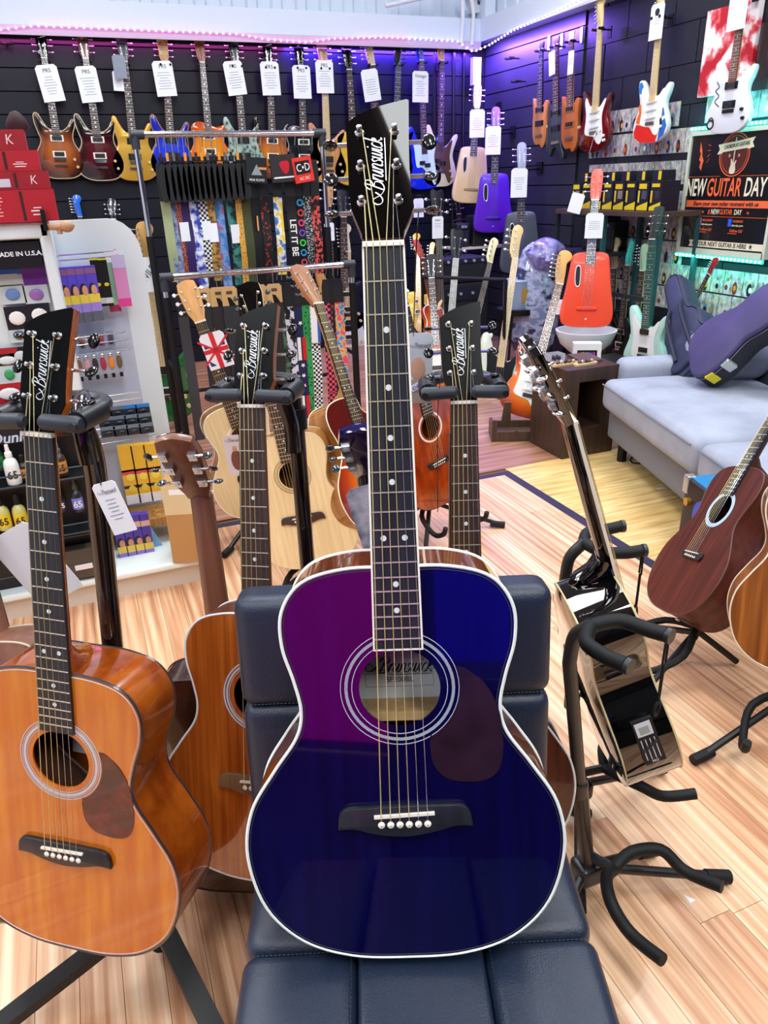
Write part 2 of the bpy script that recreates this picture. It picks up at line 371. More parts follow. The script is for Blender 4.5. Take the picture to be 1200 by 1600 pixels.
def plate(outer, hole, y, name, mat, parent, rim=.003):
    n = len(outer); pts = [Vector((p[0], p[1], 0)) for p in outer]; hs = [Vector((p[0], p[1], 0)) for p in hole]
    tr = tessellate_polygon([pts, hs]) if hole else tessellate_polygon([pts])
    vs = [(p.x, y, p.y) for p in pts+hs]; b = B(); fs = []
    for t in tr:
        a, c, d = [Vector(vs[i]) for i in t]; fs.append(t if (c-a).cross(d-a).y < 0 else t[::-1])
    m = len(hs); o = len(vs); vs += [(p.x, y+rim, p.y) for p in hs]
    fs += [(n+i, n+(i+1) % m, o+(i+1) % m, o+i) for i in range(m)]
    return b.add(vs, fs).build(name, mat, parent, ang=.3)
HS_L = [(-.0215, 0), (-.0225, .012), (-.033, .043), (-.0345, .06), (-.0352, .1), (-.0362, .149)]
HS_R = [(.0335, .176), (.0318, .125), (.0312, .09), (.0325, .06), (.0345, .043), (.0225, .012), (.0215, 0)]
def head_outline(kind):
    if kind == 'swoop': return cr(HS_L[:2], 1, False)+cr(HS_L[2:], 3, False)+cr([(-.0362, .149), (-.026, .1575), (-.008, .167), (.012, .173), (.031, .1775)], 4, False)[1:]+HS_R[:2]+cr(HS_R[2:5], 3, False)+HS_R[5:]
    if kind == 'open': return [(-.0215, 0), (-.024, .014), (-.035, .04), (-.041, .16), (-.03, .172), (-.012, .17), (0, .176), (.012, .17), (.03, .172), (.041, .16), (.035, .04), (.024, .014), (.0215, 0)]
    return [(-.0215, 0), (-.024, .014), (-.034, .04), (-.04, .13), (-.034, .162), (-.018, .168), (0, .172), (.018, .168), (.034, .162), (.04, .13), (.034, .04), (.024, .014), (.0215, 0)]
def fretz(i, L): return L*(1-2**(-i/12))
GLY = {'B': ([[(.6, 1.62), (.5, 1.1), (.22, 0)], [(.02, 1.25), (.2, 1.6), (.6, 1.78), (1.0, 1.62), (.98, 1.2), (.5, .92), (.95, .8), (1.02, .35), (.7, 0), (.2, -.05), (-.4, .3), (-.95, .95), (-1.35, 1.0), (-1.5, .6), (-1.25, .2), (-.8, .15), (-.4, .45), (-.2, .8)]], 1.15),
 'r': ([[(.16, 1), (0, 0)], [(.03, .3), (.25, .85), (.43, 1), (.55, .88)]], .5), 'u': ([[(.12, 1), (0, .2), (.1, 0), (.32, .2), (.55, .9)], [(.6, 1), (.48, .12), (.6, 0), (.7, .12)]], .75),
 'n': ([[(.14, 1), (0, 0)], [(.03, .3), (.28, .88), (.48, 1), (.57, .8), (.46, .12), (.56, 0), (.66, .12)]], .72), 's': ([[(.47, .85), (.32, 1), (.14, .85), (.2, .62), (.35, .4), (.3, .1), (.12, 0), (-.02, .12)]], .52),
 'w': ([[(.12, 1), (.02, .25), (.12, 0), (.32, .2), (.45, .9)], [(.5, 1), (.4, .25), (.5, 0), (.7, .25), (.84, .85), (.8, 1)]], .92), 'i': ([[(.12, 1), (.0, .15), (.1, 0), (.22, .12)], [(.17, 1.32), (.2, 1.45)]], .32),
 'c': ([[(.47, .85), (.32, 1), (.1, .78), (.0, .35), (.1, .03), (.3, 0), (.45, .15)]], .52), 'k': ([[(.3, 1.75), (0, 0)], [(.05, .35), (.34, .95), (.43, .82), (.3, .6), (.08, .5), (.3, .25), (.45, 0), (.6, .12)]], .6)}
_lg = {}
def script(parent, xf, h, mat, under=1, wm=.085):
    """maker name written with a slanted broad nib, in the local x-z plane"""
    k = (h, mat.name, under, wm)
    if k not in _lg:
        b = B(); x = 0
        for ch_ in 'Brunswick':
            st_, adv = GLY[ch_]
            for l in st_:
                P = [Vector((p.x+x+.22*p.y, p.y)) for p in (cr(l, 6, False) if len(l) > 2 else [Vector(q) for q in l])]; vs = []
                for i, p in enumerate(P):
                    t = (P[min(i+1, len(P)-1)]-P[max(i-1, 0)]).normalized(); n_ = Vector((-t.y, t.x)); wd = (.04+(wm)*abs(t.x*.6+t.y*.8)**1.3)*.5
                    vs += [((p+n_*wd).x*h, 0, (p+n_*wd).y*h), ((p-n_*wd).x*h, 0, (p-n_*wd).y*h)]
                b.add(vs, [(2*i, 2*i+1, 2*i+3, 2*i+2) for i in range(len(P)-1)])
            x += adv
        if under: b.add([(1.25*h, 0, -.32*h), (x*h, 0, -.32*h), (x*h, 0, -.24*h), (1.25*h, 0, -.24*h)], [(0, 1, 2, 3)])
        o = b.build('lettering', mat, parent, False); _lg[k] = o.data
    else: o = bpy.data.objects.new('lettering', _lg[k]); C.objects.link(o); o.parent = parent
    o.matrix_local = xf; return lab(o, 'flowing maker name lettering')
def logo(parent, xf, h, mat): return script(parent, xf, h, mat)
def acoustic(label, mw, o, group=None):
    g = o.get; L = g('L', .65); body_t = .495; nz = g('nz', .845); D0 = g('depth', .1)
    t = thing('acoustic_guitar', label, 'guitar', group, mw)
    out = aoutline(g('cut'), 1, 6 if g('near') else 4, g('wide', 1)); n = len(out)
    hz = .35; hr = .0475; bind = g('bind', IVORY); near = g('near')
    dep = lambda z: D0+.018*(1-z/.5)
    # shell: sides and gently arched back
    vs = []; rings = [(0, 0), (0, 1), (.012, 1.03), (.05, 1.09), (.1, 1.12)]
    b = B(); R_ = []
    for ins, k in rings:
        o_ = inset(out, ins) if ins and ins < .03 else ([Vector((p.x*(1-ins*4), .25+(p.y-.25)*(1-ins*2.6))) for p in out] if ins else out)
        R_.append([(p.x, .0005 if k == 0 else dep(p.y)*k, p.y) for p in o_])
    b.loft(R_, False); m_ = len(R_)-1; b.f.append([m_*n+i for i in range(n)]); b.mi.append(0)
    b.build('body', g('side'), t, ang=.9)
    plate(out, circ(0, hz, hr), 0, 'soundboard', g('top'), t)
    for y_ in (0, 1):
        B().tube([(p.x, .0012 if y_ == 0 else dep(p.y), p.y) for p in out], .0024 if y_ == 0 else .0018, 5, True).build('binding', bind, t)
    if g('bind2'): B().tube([(p.x, -.0002, p.y) for p in inset(out, .0042)], .0006, 4, True).build('purfling', g('bind2'), t)
    for r0, r1, mt in g('ros', [(.0556, .0564, GRYR), (.0612, .0618, GRYR), (.0624, .0634, GRYR), (.064, .0646, GRYR), (.069, .0698, GRYR)] if near else [(.056, .064, IVORY)]):
        B().ring((0, hz), r0, r1, -.0006, .0002, 48).build('rosette_ring', mt, t)
    if g('guard'):
        gp = cr([(.066, .375), (.078, .3715), (.1, .352), (.115, .32), (.1195, .285), (.1175, .255), (.108, .238), (.088, .231), (.055, .235), (.038, .252), (.0335, .275), (.034, .291)], 5, False)
        gp += [Vector((.0700*math.cos(a), hz+.0700*math.sin(a))) for a in [math.radians(d) for d in range(-58, 22, 6)]]
        B().prism(gp, -.0012, .0001).build('pickguard', g('guard'), t)
    # bridge
    sz = nz-L; bm = g('brm', EBONY)
    if g('bst') == 'block': bo = [(-.055, .012), (.055, .012), (.058, 0), (.05, -.014), (-.05, -.014), (-.058, 0)]
    else: bo = cr([(-.0795, -.014), (-.0775, .004), (-.068, .0125), (-.04, .0135), (0, .0145), (.04, .0145), (.068, .0135), (.0785, .004), (.0815, -.013)], 3, False)+cr([(.0815, -.013), (.06, -.0125), (.035, -.0195), (0, -.0245), (-.035, -.0205), (-.06, -.0135), (-.0795, -.014)], 3, False)[1:-1]
    br = B().prism([(x, z+sz-.004) for x, z in bo], -.0085, 0, .0015).build('bridge', bm, t)
    B().box((-.036, -.0125, -.0016), (.036, -.008, .0016)).build('saddle', IVORY, t, xf=T(0, 0, sz+.001) @ RY(-2.5))
    for i in range(6):
        x = -.0275+i*.011
        if near:
            B().ell((x, -.0098, sz-.0115), (.0044, .0026, .0044), 12, 6).build('bridge_pin', IVORY, br); B().ell((x, -.0118, sz-.0115), (.001, .0008, .001), 6, 4).build('pin_dot', INK, br)
    if not near:
        b = B(); [b.ell((-.0275+i*.011, -.0095, sz-.0115), (.0035, .002, .0035), 6, 4) for i in range(6)]; b.build('bridge_pins', IVORY, t)['kind'] = 'stuff'
    # neck, fretboard
    fe = g('fe', .399); nk = g('neck'); seg = []
    for z, wd, dp in ((.497, .0275, .02), (.56, .0268, .018), (.7, .0243, .017), (.82, .0222, .016), (.853, .0218, .015)):
        seg.append([(wd*math.cos(a), .0+dp*math.sin(a), z) for a in [PI*i/10 for i in range(11)]])
    b = B().loft(seg); b.loft([[(w_*math.cos(a), d_*math.sin(a), z) for a in [PI*i/10 for i in range(11)]] for z, w_, d_ in ((.494, .0285, .088), (.508, .0275, .08), (.518, .0268, .045), (.535, .0264, .024))]).build('neck', nk, t)
    wf_ = lambda z: .0216+(nz-z)/(nz-.4)*.0062
    fm = g('fb', EBONY)
    f_ = B().add([(s_*wf_(z), y, z) for z in (fe, nz) for s_, y in ((-1, .0003), (-1, -.0055), (1, -.0055), (1, .0003))], [(0, 1, 2, 3), (7, 6, 5, 4), (0, 4, 5, 1), (1, 5, 6, 2), (2, 6, 7, 3), (3, 7, 4, 0)]).build('fretboard', fm, t, False)
    if g('fbind'):
        b = B()
        for s_ in (-1, 1): b.add([(s_*wf_(z)+d, y, z) for z in (fe, nz) for d, y in ((-.0011, .0004), (-.0011, -.0059), (.0011, -.0059), (.0011, .0004))], [(0, 1, 2, 3), (7, 6, 5, 4), (0, 4, 5, 1), (1, 5, 6, 2), (2, 6, 7, 3), (3, 7, 4, 0)])
        b.box((-wf_(fe)-.001, -.0059, fe-.001), (wf_(fe)+.001, .0004, fe+.001)); b.build('fretboard_binding', IVORY, t, False)
    fb_ = B()
    for i in range(1, g('nf', 20)+1):
        z = nz-fretz(i, L)
        if z < fe+.003: break
        q = B() if near else fb_; ww = wf_(z)-.0008; q.box((-ww, -.0066, z-.0007 if near else z-.001), (ww, -.005, z+.0007 if near else z+.001))
        if near: q.build('fret', M('e9e0d2', .25, .6), f_, False)
    if not near: fb_.build('frets', M('d9d4c8', .3, .6), t, False)['kind'] = 'stuff'
    db = B(); dots = g('dots', (3, 5, 7, 9, 12, 15, 17)); dr = g('dotr', .0034)
    for i in dots:
        z = nz-(fretz(i, L)+fretz(i-1, L))/2
        for x in ((-.012, .012) if i == 12 else (0,)):
            q = B() if near else db; q.cyl((x, -.0057, z), (x, -.0052, z), dr, n=14)
            if near: q.build('inlay_dot', PEARL, f_)
    if not near and db.v: db.build('inlay_dots', PEARL, t)['kind'] = 'stuff'
    B().box((-.0222, -.0085, nz-.001), (.0222, .0, nz+.0045)).build('nut', IVORY, t)
    # headstock
    HX = T(0, -.0005, nz+.003) @ RX(-g('tilt', 13)) @ Matrix.Diagonal((1, 1, g('hls', .955), 1)); ho = head_outline(g('head', 'swoop'))
    hd = B().prism(ho, .0005, .0155, .0008).build('headstock', g('hside', nk), t, xf=HX, ang=.5)
    B().prism(ho, -.0009, .0006).build('head_veneer', g('veneer', BLKG), t, xf=HX)
    posts = [(-.0215, .05), (-.0215, .0935), (-.0215, .137), (.0165, .137), (.0172, .0935), (.018, .05)]
    if g('head', 'swoop') != 'swoop': posts = [(-.024, .055), (-.026, .092), (-.028, .129), (.028, .129), (.026, .092), (.024, .055)]
    btn = g('btn', M('06080b', .2, coat=.35, spec=.3)); n8 = 14 if near else 6
    for j, (x, s_) in enumerate(posts):
        sd = -1 if x < 0 else 1
        q = B().lathe([(.0052, 0), (.0052, .001), (.0038, .0022), (.0026, .004), (.0024, .0075), (.0031, .0085), (.0031, .0105), (.0015, .012)], n=n8)
        X_ = HX @ T(x, -.0008, s_) @ RX(90)
        if near:
            tn = q.build('tuner', NICK, t, xf=X_)
        else: tn = q.build('tuner', NICK, t, xf=X_) if g('tun', 1) else None
        if tn is None: continue
        q = B(); q.box((x-.0075, .0155, s_-.009), (x+.0075, .0245, s_+.009)); q.cyl((x+sd*.007, .019, s_), (sd*.047, .019, s_), .0026, n=8); q.build('tuner_gear', NICK, tn if near else t, xf=HX)
        if near: B().cyl((x, .0245, s_), (x, .0262, s_), .0048, n=14).build('tuner_cap', M('cfe0f0', .15, .4), tn, xf=HX)
        an = (35, 70, 10, 85, 50, 20)[j] if near else 60
        B().ell((0, 0, 0), (.0085, .0115, .0042), 14, 8, Matrix.Rotation(math.radians(an), 3, 'X')).build('tuning_button', btn, tn if near else t, xf=HX @ T(sd*.0555, .019, s_) @ Matrix.Shear('XY', 4, (0, 0)))
    # strings
    for i in range(6):
        xs = -.0178+i*.00712; xb = -.0275+i*.011; ps = posts[[0, 1, 2, 3, 4, 5][i]]; pp = HX @ Vector((ps[0]+(.003 if i < 3 else -.003), -.0065, ps[1]))
        r = ((.00062, .00055, .0005, .00044, .00032, .00028) if near else (.00042,)*6)[i]
        pts = [(xb, -.008, sz-.009), (xb, -.0135, sz+.001), (xs, -.0092, nz+.001), (xs*.99, -.0075, nz+.005), pp]
        q = B().tube(pts, r*g('sr', 1.15), 4)
        q.build('string', BRONZE if i < 4 else NICK, t)
    if g('logo', 1) and g('head', 'swoop') == 'swoop': logo(hd, HX @ T(.0025, -.0014, .062) @ RY(-90), .0112, M('e8edf2', .3, .3))
    if g('preamp'):
        # on the bass side of the lower bout
        p = None
        for a, c in zip(out, out[1:]):
            if a.x < -.12 and .19 < a.y < .215: p = (a+c)/2; tn_ = (c-a).normalized(); break
        if p is not None:
            px_ = Vector((p.x, .055, p.y)); ux = Vector((0, 1, 0)); uz = Vector((tn_.x, 0, tn_.y)); uz = uz if uz.z > 0 else -uz; nrm = ux.cross(uz)
            nrm = nrm if nrm.x < 0 else -nrm
            X_ = Matrix.Translation(px_) @ Matrix((uz.cross(nrm), -nrm, uz)).transposed().to_4x4()
            pa = B().box((-.021, -.004, -.05), (.021, .006, .045)).build('preamp', M('121316', .35), t, False, xf=X_)
            B().box((-.017, -.0055, .012), (.015, -.0035, .041)).build('display_bezel', M('c8cad6', .35), pa, False, xf=X_)
            B().box((-.011, -.006, .016), (.009, -.005, .032)).build('display', M('8f9a96', .3), pa, False, xf=X_)
            for k in range(4):
                B().box((-.0155+k*.009, -.005, -.04), (-.0135+k*.009, -.0038, .004)).build('slider_slot', M('b9bcc6', .4), pa, False, xf=X_)
                B().box((-.018+k*.009, -.009, -.02+k*.004), (-.011+k*.009, -.0045, -.014+k*.004)).build('slider', M('2a2c33', .4), pa, False, xf=X_)
            text('lettering', 'PRO', .005, M('d8dae2', .5), pa, X_ @ T(0, -.0045, -.0455))
    if g('jack'):
        B().cyl((.02, .05, -.001), (.02, .05, -.008), .007, n=12).build('strap_pin', NICK, t)
        B().prism(cr([(.05, -.002), (.08, .004)], 2, False)+[Vector((.08, .01)), Vector((.05, .004))], .03, .07).build('jack_plate', M('1a1410', .4), t)
    else: B().lathe([(.006, 0), (.003, .004), (.0055, .01), (0, .011)], n=10).build('strap_pin', NICK if near else IVORY, t, xf=T(0, .055, 0) @ RX(180))
    return t
BO = {
 'strat': [(0, 0), (.08, .008), (.14, .05), (.158, .11), (.14, .175), (.118, .225), (.12, .265), (.138, .305), (.15, .345), (.143, .368), (.122, .362), (.09, .33), (.055, .305), (.03, .298), (-.03, .31), (-.05, .335), (-.085, .385), (-.112, .41), (-.134, .402), (-.138, .37), (-.13, .325), (-.118, .275), (-.118, .235), (-.14, .18), (-.162, .12), (-.15, .05), (-.085, .008)],
 'double': [(0, 0), (.09, .01), (.15, .055), (.166, .12), (.148, .18), (.12, .225), (.109, .265), (.115, .305), (.131, .345), (.139, .378), (.13, .394), (.112, .388), (.09, .352), (.06, .327), (.035, .32), (-.035, .327), (-.06, .345), (-.084, .385), (-.1, .42), (-.118, .433), (-.135, .42), (-.136, .37), (-.122, .31), (-.111, .27), (-.116, .235), (-.145, .185), (-.168, .12), (-.152, .05), (-.09, .008)],
 'single': [(0, 0), (.1, .012), (.155, .06), (.168, .12), (.145, .185), (.12, .235), (.125, .28), (.14, .32), (.125, .355), (.09, .345), (.055, .34), (-.03, .37), (-.08, .375), (-.125, .35), (-.135, .31), (-.12, .255), (-.125, .22), (-.155, .165), (-.168, .11), (-.15, .05), (-.09, .01)],
 'bass': [(0, 0), (.09, .008), (.15, .05), (.165, .11), (.15, .18), (.128, .24), (.13, .29), (.152, .35), (.172, .405), (.165, .43), (.14, .42), (.1, .365), (.06, .335), (.03, .33), (-.03, .36), (-.055, .39), (-.085, .46), (-.11, .5), (-.14, .49), (-.15, .44), (-.14, .36), (-.122, .3), (-.128, .24), (-.155, .17), (-.17, .1), (-.15, .04), (-.09, .006)],
 'travel': [(0, 0), (.08, .003), (.135, .02), (.153, .06), (.15, .12), (.132, .22), (.117, .33), (.106, .4), (.085, .423), (.04, .43), (-.04, .43), (-.085, .423), (-.106, .4), (-.117, .33), (-.132, .22), (-.15, .12), (-.153, .06), (-.135, .02), (-.08, .003)],
 'slim': [(0, 0), (.03, -.03), (.07, .02), (.08, .12), (.075, .22), (.085, .31), (.06, .335), (.03, .3), (-.03, .3), (-.055, .35), (-.085, .36), (-.08, .25), (-.085, .15), (-.075, .05), (-.04, .0)],
 'angular': [(0, .03), (.06, -.05), (.08, -.03), (.055, .05), (.08, .18), (.07, .3), (.03, .3), (-.03, .3), (-.07, .34), (-.085, .2), (-.1, .06), (-.07, -.02), (-.04, .02)],
}
GP = {
 'strat': [(.035, .06), (.07, .05), (.095, .09), (.088, .15), (.078, .21), (.085, .26), (.112, .325), (.1, .335), (.06, .295), (.03, .288), (-.03, .3), (-.06, .31), (-.095, .36), (-.11, .33), (-.095, .26), (-.095, .2), (-.1, .13), (-.05, .11), (.0, .1)],
 'bass': [(.02, .13), (.055, .1), (.09, .035), (.115, .05), (.12, .11), (.105, .2), (.1, .27), (.125, .38), (.09, .36), (.05, .325), (-.03, .35), (-.07, .385), (-.11, .39), (-.1, .3), (-.095, .24), (-.08, .18), (-.03, .18)],
}
def electric(label, mw, o, group=None, name='electric_guitar', cat='guitar'):
    g = o.get; k = g('body', 'strat'); t = thing(name, label, cat, group, mw)
    L = g('L', .648); bz = g('bz', .13 if k != 'travel' else .11); nz = bz+L; J = {'strat': .3, 'double': .33, 'single': .36, 'bass': .335, 'travel': .43, 'slim': .3, 'angular': .3}[k]
    out = cr(BO[k], 4); th = g('th', .042 if k != 'travel' else .05)
    B().prism(out, 0, th, .008 if k != 'travel' else .012).build('body', g('mat'), t, ang=.7)
    if g('rim'): B().tube([(p.x, .004, p.y) for p in out], .004, 5, True).build('binding', g('rim'), t)
    if g('guard'): B().prism([Vector((p.x*.93, p.y)) for p in cr(GP['bass' if k == 'bass' else 'strat'], 3)], -.0025, .0005).build('pickguard', g('guard'), t)
    if k == 'travel':
        ov = cr([(-.075, .25), (-.062, .235), (-.05, .25), (-.05, .33), (-.06, .352), (-.075, .345), (-.08, .3)], 5)
        B().prism(ov, -.0008, .002).build('sound_hole', M('05060a', .4), t); B().tube([(p.x, -.001, p.y) for p in ov], .0035, 6, True).build('hole_ring', g('ring', M('e9e9f2', .2, .5)), t)
        bo = cr([(-.06, .0), (-.05, .009), (0, .011), (.05, .009), (.06, 0), (.05, -.009), (0, -.011), (-.05, -.009)], 3)
        B().prism([(p.x, p.y+bz) for p in bo], -.009, .001, .003).build('bridge', g('brm', g('mat')), t)
        B().cyl((0, -.002, .05), (0, .001, .05), .006).build('emblem', g('ring', M('c0c4e0', .3, .5)), t)
    else:
        pk = g('pk', 'hh'); pm = g('pm', BLK); rm = g('prm', IVORY)
        P_ = {'hh': [(.165, 2), (.27, 2)], 'sss': [(.16, 1), (.21, 1), (.26, 1)], 'pb': [(.2, 3)], 'jb': [(.16, 1), (.26, 1)]}[pk]
        for z, kind in P_:
            if kind == 2:
                B().box((-.045, -.006, z-.021), (.045, .001, z+.021)).build('pickup_ring', rm, t, False); B().box((-.034, -.009, z-.014), (.034, -.005, z+.014)).build('pickup', pm, t, False)
            elif kind == 1: B().prism(cr([(-.04, z-.006), (.04, z-.006+.006), (.04, z+.008), (-.04, z+.004)], 3), -.009, .0).build('pickup', g('pcm', WHT), t)
            else: B().box((-.05, -.011, z), (0, 0, z+.03)).box((.0, -.011, z-.02), (.05, 0, z+.01)).build('pickup', pm, t, False)
        B().box((-.04, -.01, bz-.012), (.04, .001, bz+.008)).build('bridge', g('brm', CHR), t, False)
        if g('tail'): B().box((-.045, -.012, bz-.05), (.045, -.004, bz-.037)).build('tailpiece', CHR, t)
        if g('arm'): B().tube(cr([(.035, -.012, bz), (.04, -.03, bz-.03), (.0, -.035, bz-.14)], 5, False), .003, 6).build('tremolo_arm', CHR, t)
        for i, (x, z) in enumerate(g('knobs', [(.1, .13), (.115, .08)])): B().cyl((x, -.015, z), (x, .002, z), .0095, .011, 12).build('knob', g('km', M('d9c08a', .3)), t)
    nw = g('nw', 1.0 if L < .7 else .95); fe = J-(.05 if k not in ('travel',) else .07)
    if k in ('single', 'double'): fe = J-.045
    nm, fm = g('neck', MAPLE), g('fb', ROSE)
    B().loft([[(w_*math.cos(a), .004+d_*math.sin(a), z) for a in [PI*i/8 for i in range(9)]] for z, w_, d_ in ((J-.015, .028*nw, .024), (nz, .0215*nw, .015))]).build('neck', nm, t)
    wf_ = lambda z: (.0212+(nz-z)/(nz-fe)*.0068)*nw
    B().add([(s_*wf_(z), y, z) for z in (fe, nz) for s_, y in ((-1, .006), (-1, -.006), (1, -.006), (1, .006))], [(0, 1, 2, 3), (7, 6, 5, 4), (0, 4, 5, 1), (1, 5, 6, 2), (2, 6, 7, 3), (3, 7, 4, 0)]).build('fretboard', fm, t, False)
    b = B(); d = B()
    for i in range(1, 23):
        z = nz-fretz(i, L)
        if z < fe: break
        b.box((-wf_(z), -.007, z-.0012), (wf_(z), -.005, z+.0012))
        if i in (3, 5, 7, 9, 12, 15, 17, 19):
            zz = nz-(fretz(i, L)+fretz(i-1, L))/2; d.prism([(-.007, zz-.006), (.007, zz-.003), (.004, zz+.007), (-.006, zz+.004)] if g('bird') else circ(0, zz, .004, 8), -.0068, -.005)
    if not g('fretless'): b.build('frets', M('cfcabb', .35, .5), t, False)['kind'] = 'stuff'; d.build('inlay_dots', g('inl', PEARL), t, False)['kind'] = 'stuff'
    B().box((-.021*nw, -.009, nz-.001), (.021*nw, 0, nz+.004)).build('nut', g('nutm', IVORY), t, False)
    hk = g('head', '33'); HX = T(0, 0, nz+.003) @ RX(-g('tilt', 10 if hk in ('33', 'pr', 'tr') else 3)); hl = g('hl', .17)
    hm = g('hm', nm); posts = []
    if hk in ('33', 'pr'):
        ho = [(-.021, 0), (-.034, .03), (-.036, .07), (-.04, .12), (-.044, .155), (-.02, .15), (0, .16), (.02, .168), (.038, .172), (.034, .12), (.033, .07), (.032, .03), (.021, 0)] if hk == 'pr' else [(-.021, 0), (-.033, .025), (-.038, .12), (-.033, .165), (0, .172), (.033, .165), (.038, .12), (.033, .025), (.021, 0)]
        posts = [(s_*.021, z, s_) for s_ in (-1, 1) for z in (.04, .08, .12)]
    elif hk == 'tr': ho = cr([(-.021, 0), (-.03, .04), (-.033, .12), (-.027, .16), (0, .172), (.027, .16), (.033, .12), (.03, .04), (.021, 0)], 3); posts = [(s_*.019, z, s_) for s_ in (-1, 1) for z in (.05, .09, .13)]
    elif hk == '6':
        ho = cr([(-.021, 0), (-.028, .022), (-.038, .05), (-.047, .13), (-.044, .172), (-.02, .19), (.012, .186), (.03, .165), (.026, .14), (.012, .12), (.018, .06), (.021, .02), (.021, 0)], 3); posts = [(-.03+(-.002*i), .035+i*.024, -1) for i in range(6)]
    elif hk == 'pt': ho = [(-.021, 0), (-.03, .03), (-.034, .06), (-.005, .2), (.03, .17), (.022, .05), (.021, 0)]; posts = [(.017, .03+i*.023, 1) for i in range(6)]
    elif hk == '4': ho = cr([(-.021, 0), (-.03, .02), (-.04, .04), (-.042, .12), (-.036, .19), (-.01, .215), (.02, .205), (.032, .18), (.024, .14), (.02, .08), (.021, .02), (.021, 0)], 3); posts = [(-.02, .05+i*.042, -1) for i in range(4)]
    elif hk == '22': ho = cr([(-.021, 0), (-.036, .05), (-.045, .16), (-.03, .19), (0, .18), (.03, .19), (.045, .16), (.036, .05), (.021, 0)], 3); posts = [(s_*.022, z, s_) for s_ in (-1, 1) for z in (.06, .13)]
    else: ho = [(-.021, 0), (-.023, .05), (.023, .05), (.021, 0)]
    B().prism(ho, -.001, .014, .001).build('headstock', hm, t, xf=HX)
    if g('ven'): B().prism(inset([Vector(p[:2]) for p in ho], .001), -.0022, 0).build('head_veneer', g('ven'), t, xf=HX)
    big = 1.7 if hk in ('4', '22') else 1
    for x, s_, sd in posts:
        q = B().cyl((x, -.012, s_), (x, -.002, s_), .0034*big, .005*big, 8); q.build('tuner', NICK, t, xf=HX)
        xe = x+sd*(.035 if hk != '6' else .03)*(1.2 if big > 1 else 1); q = B().cyl((x, .014, s_), (xe, .012, s_), .0025, n=6); q.ell((xe+sd*.006, .012, s_), (.008*big, .003*big, .006*big), 8, 5); q.build('tuning_button', g('tb', NICK), t, xf=HX)
    b = B(); ns = 4 if (big > 1 or L > .7) else 6
    for i in range(ns):
        u = (i/(ns-1)-.5)*2; p = posts[i] if len(posts) >= ns else (u*.015, .03, 0)
        if hk in ('33', 'pr', 'tr', '22'): h_ = ns//2; p = sorted(posts, key=lambda q: q[0])[0:1][0] if 0 else (posts[i] if i < h_ else posts[h_+(ns-1-i)])
        b.tube([(u*.026, -.011, bz), (u*.017*nw, -.0088, nz), HX @ Vector((p[0], -.008, p[1]))], .0006 if ns == 6 else .001, 3)
    b.build('strings', NICK if g('sil', 1) else BRONZE, t)['kind'] = 'stuff'
    return t
def total(o):
    k = o.get('body', 'strat'); L = o.get('L', .648); hk = o.get('head', '33')
    return o.get('bz', .13 if k != 'travel' else .11)+L+{'33': .172, 'pr': .172, 'tr': .172, '6': .19, 'pt': .2, '4': .213, '22': .19, 'none': .05}[hk]
def scaled(mw, s): return mw @ Matrix.Diagonal((s, s, s, 1))
def hang(o, top, bot, lat):
    d = (top-bot).length; return scaled(frame(bot, top, Vector(lat)), d/total(o))
def card(label, p, w_, h_, lat, dn=None, head=None, mat=CARD, group=None, lines=7, cat='price tag', name='price_tag', tilt=0, hcol=INK, string=None):
    """hanging paper tag; p is its upper middle"""
    lat = Vector(lat).normalized(); y = Vector((0, 0, 1)).cross(lat).normalized()
    mw = Matrix.Translation(p) @ Matrix((lat, y, Vector((0, 0, 1)))).transposed().to_4x4() @ RY(tilt)
    t = thing(name, label, cat, group, mw)
    c = .12*w_; o_ = [(-w_/2, -h_), (w_/2, -h_), (w_/2, -c), (w_/2-c, 0), (-w_/2+c, 0), (-w_/2, -c)]
    B().prism(o_, -.0006, .0006).build('card', mat, t, False)
    if head: text('lettering', head, h_*.11, hcol, t, T(0, -.0012, -h_*.16), .2 if len(head) > 4 else 0)
    b = B(); z = -h_*.34
    for i in range(lines):
        l = w_*(.16+.2*rnd.random()); b.box((-l, -.001, z), (l, -.0004, z+h_*.016)); z -= h_*.075
    if lines: b.build('printed_lines', M('9aa2b4', .7), t, False)
    if string is not None: B().tube([(0, 0, -.01), string], .0009, 4).build('cord', INK, t)
    return t
# ================================================================== foreground guitars
NZ = .845
CR = R @ Vector((1, 0, 0)); CR.z = 0; CR.normalize(); HD = Vector((-CR.y, CR.x, 0))    # camera's right and heading on the floor
def rot(a):                    # lateral turned so that its right end comes nearer (a>0) or goes farther (a<0)
    a = math.radians(a); return CR*math.cos(a)-HD*math.sin(a)
def aplace(npx, dep, bpx, lat, s=1, near=False):
    n_ = atD(npx[0], npx[1], dep); b_ = solve(n_, bpx[0], bpx[1], NZ*s, near); return scaled(frame(b_, n_, lat), s)
AMB_T = M('b8560a', .16, coat=.8, pat='noise', c2='d07c18', c3='c4690f', sc_=(50, 8, 5), fac=(.3, .7)); AMB_S = M('8a3a0c', .14, coat=1, pat='noise', c2='b05a18', sc_=(40, 20, 3))
CED_T = M('8a4012', .2, coat=.9, pat='noise', c2='b4621f', c3='9c4f18', sc_=(110, 8, 3), fac=(.3, .7)); MAH_S = wood('4a2418', '6f3a26', .3, .5, 60); MAH_N = wood('5d3524', '7c4c36', .4, .2, 60)
SPR = wood('e3c590', 'efd8aa', .35, .4, 90); OAKS = wood('8a5a28', 'a87238', .3, .5, 50)
TORT = M('26040a', .16, coat=.5, pat='noise', c2='661a18', c3='480d10', sc_=(22, 22, 22), fac=(.3, .7)); TORTB = M('22121f', .22, coat=.8, pat='noise', c2='2e1a2c', sc_=(26, 26, 26), spec=.4)
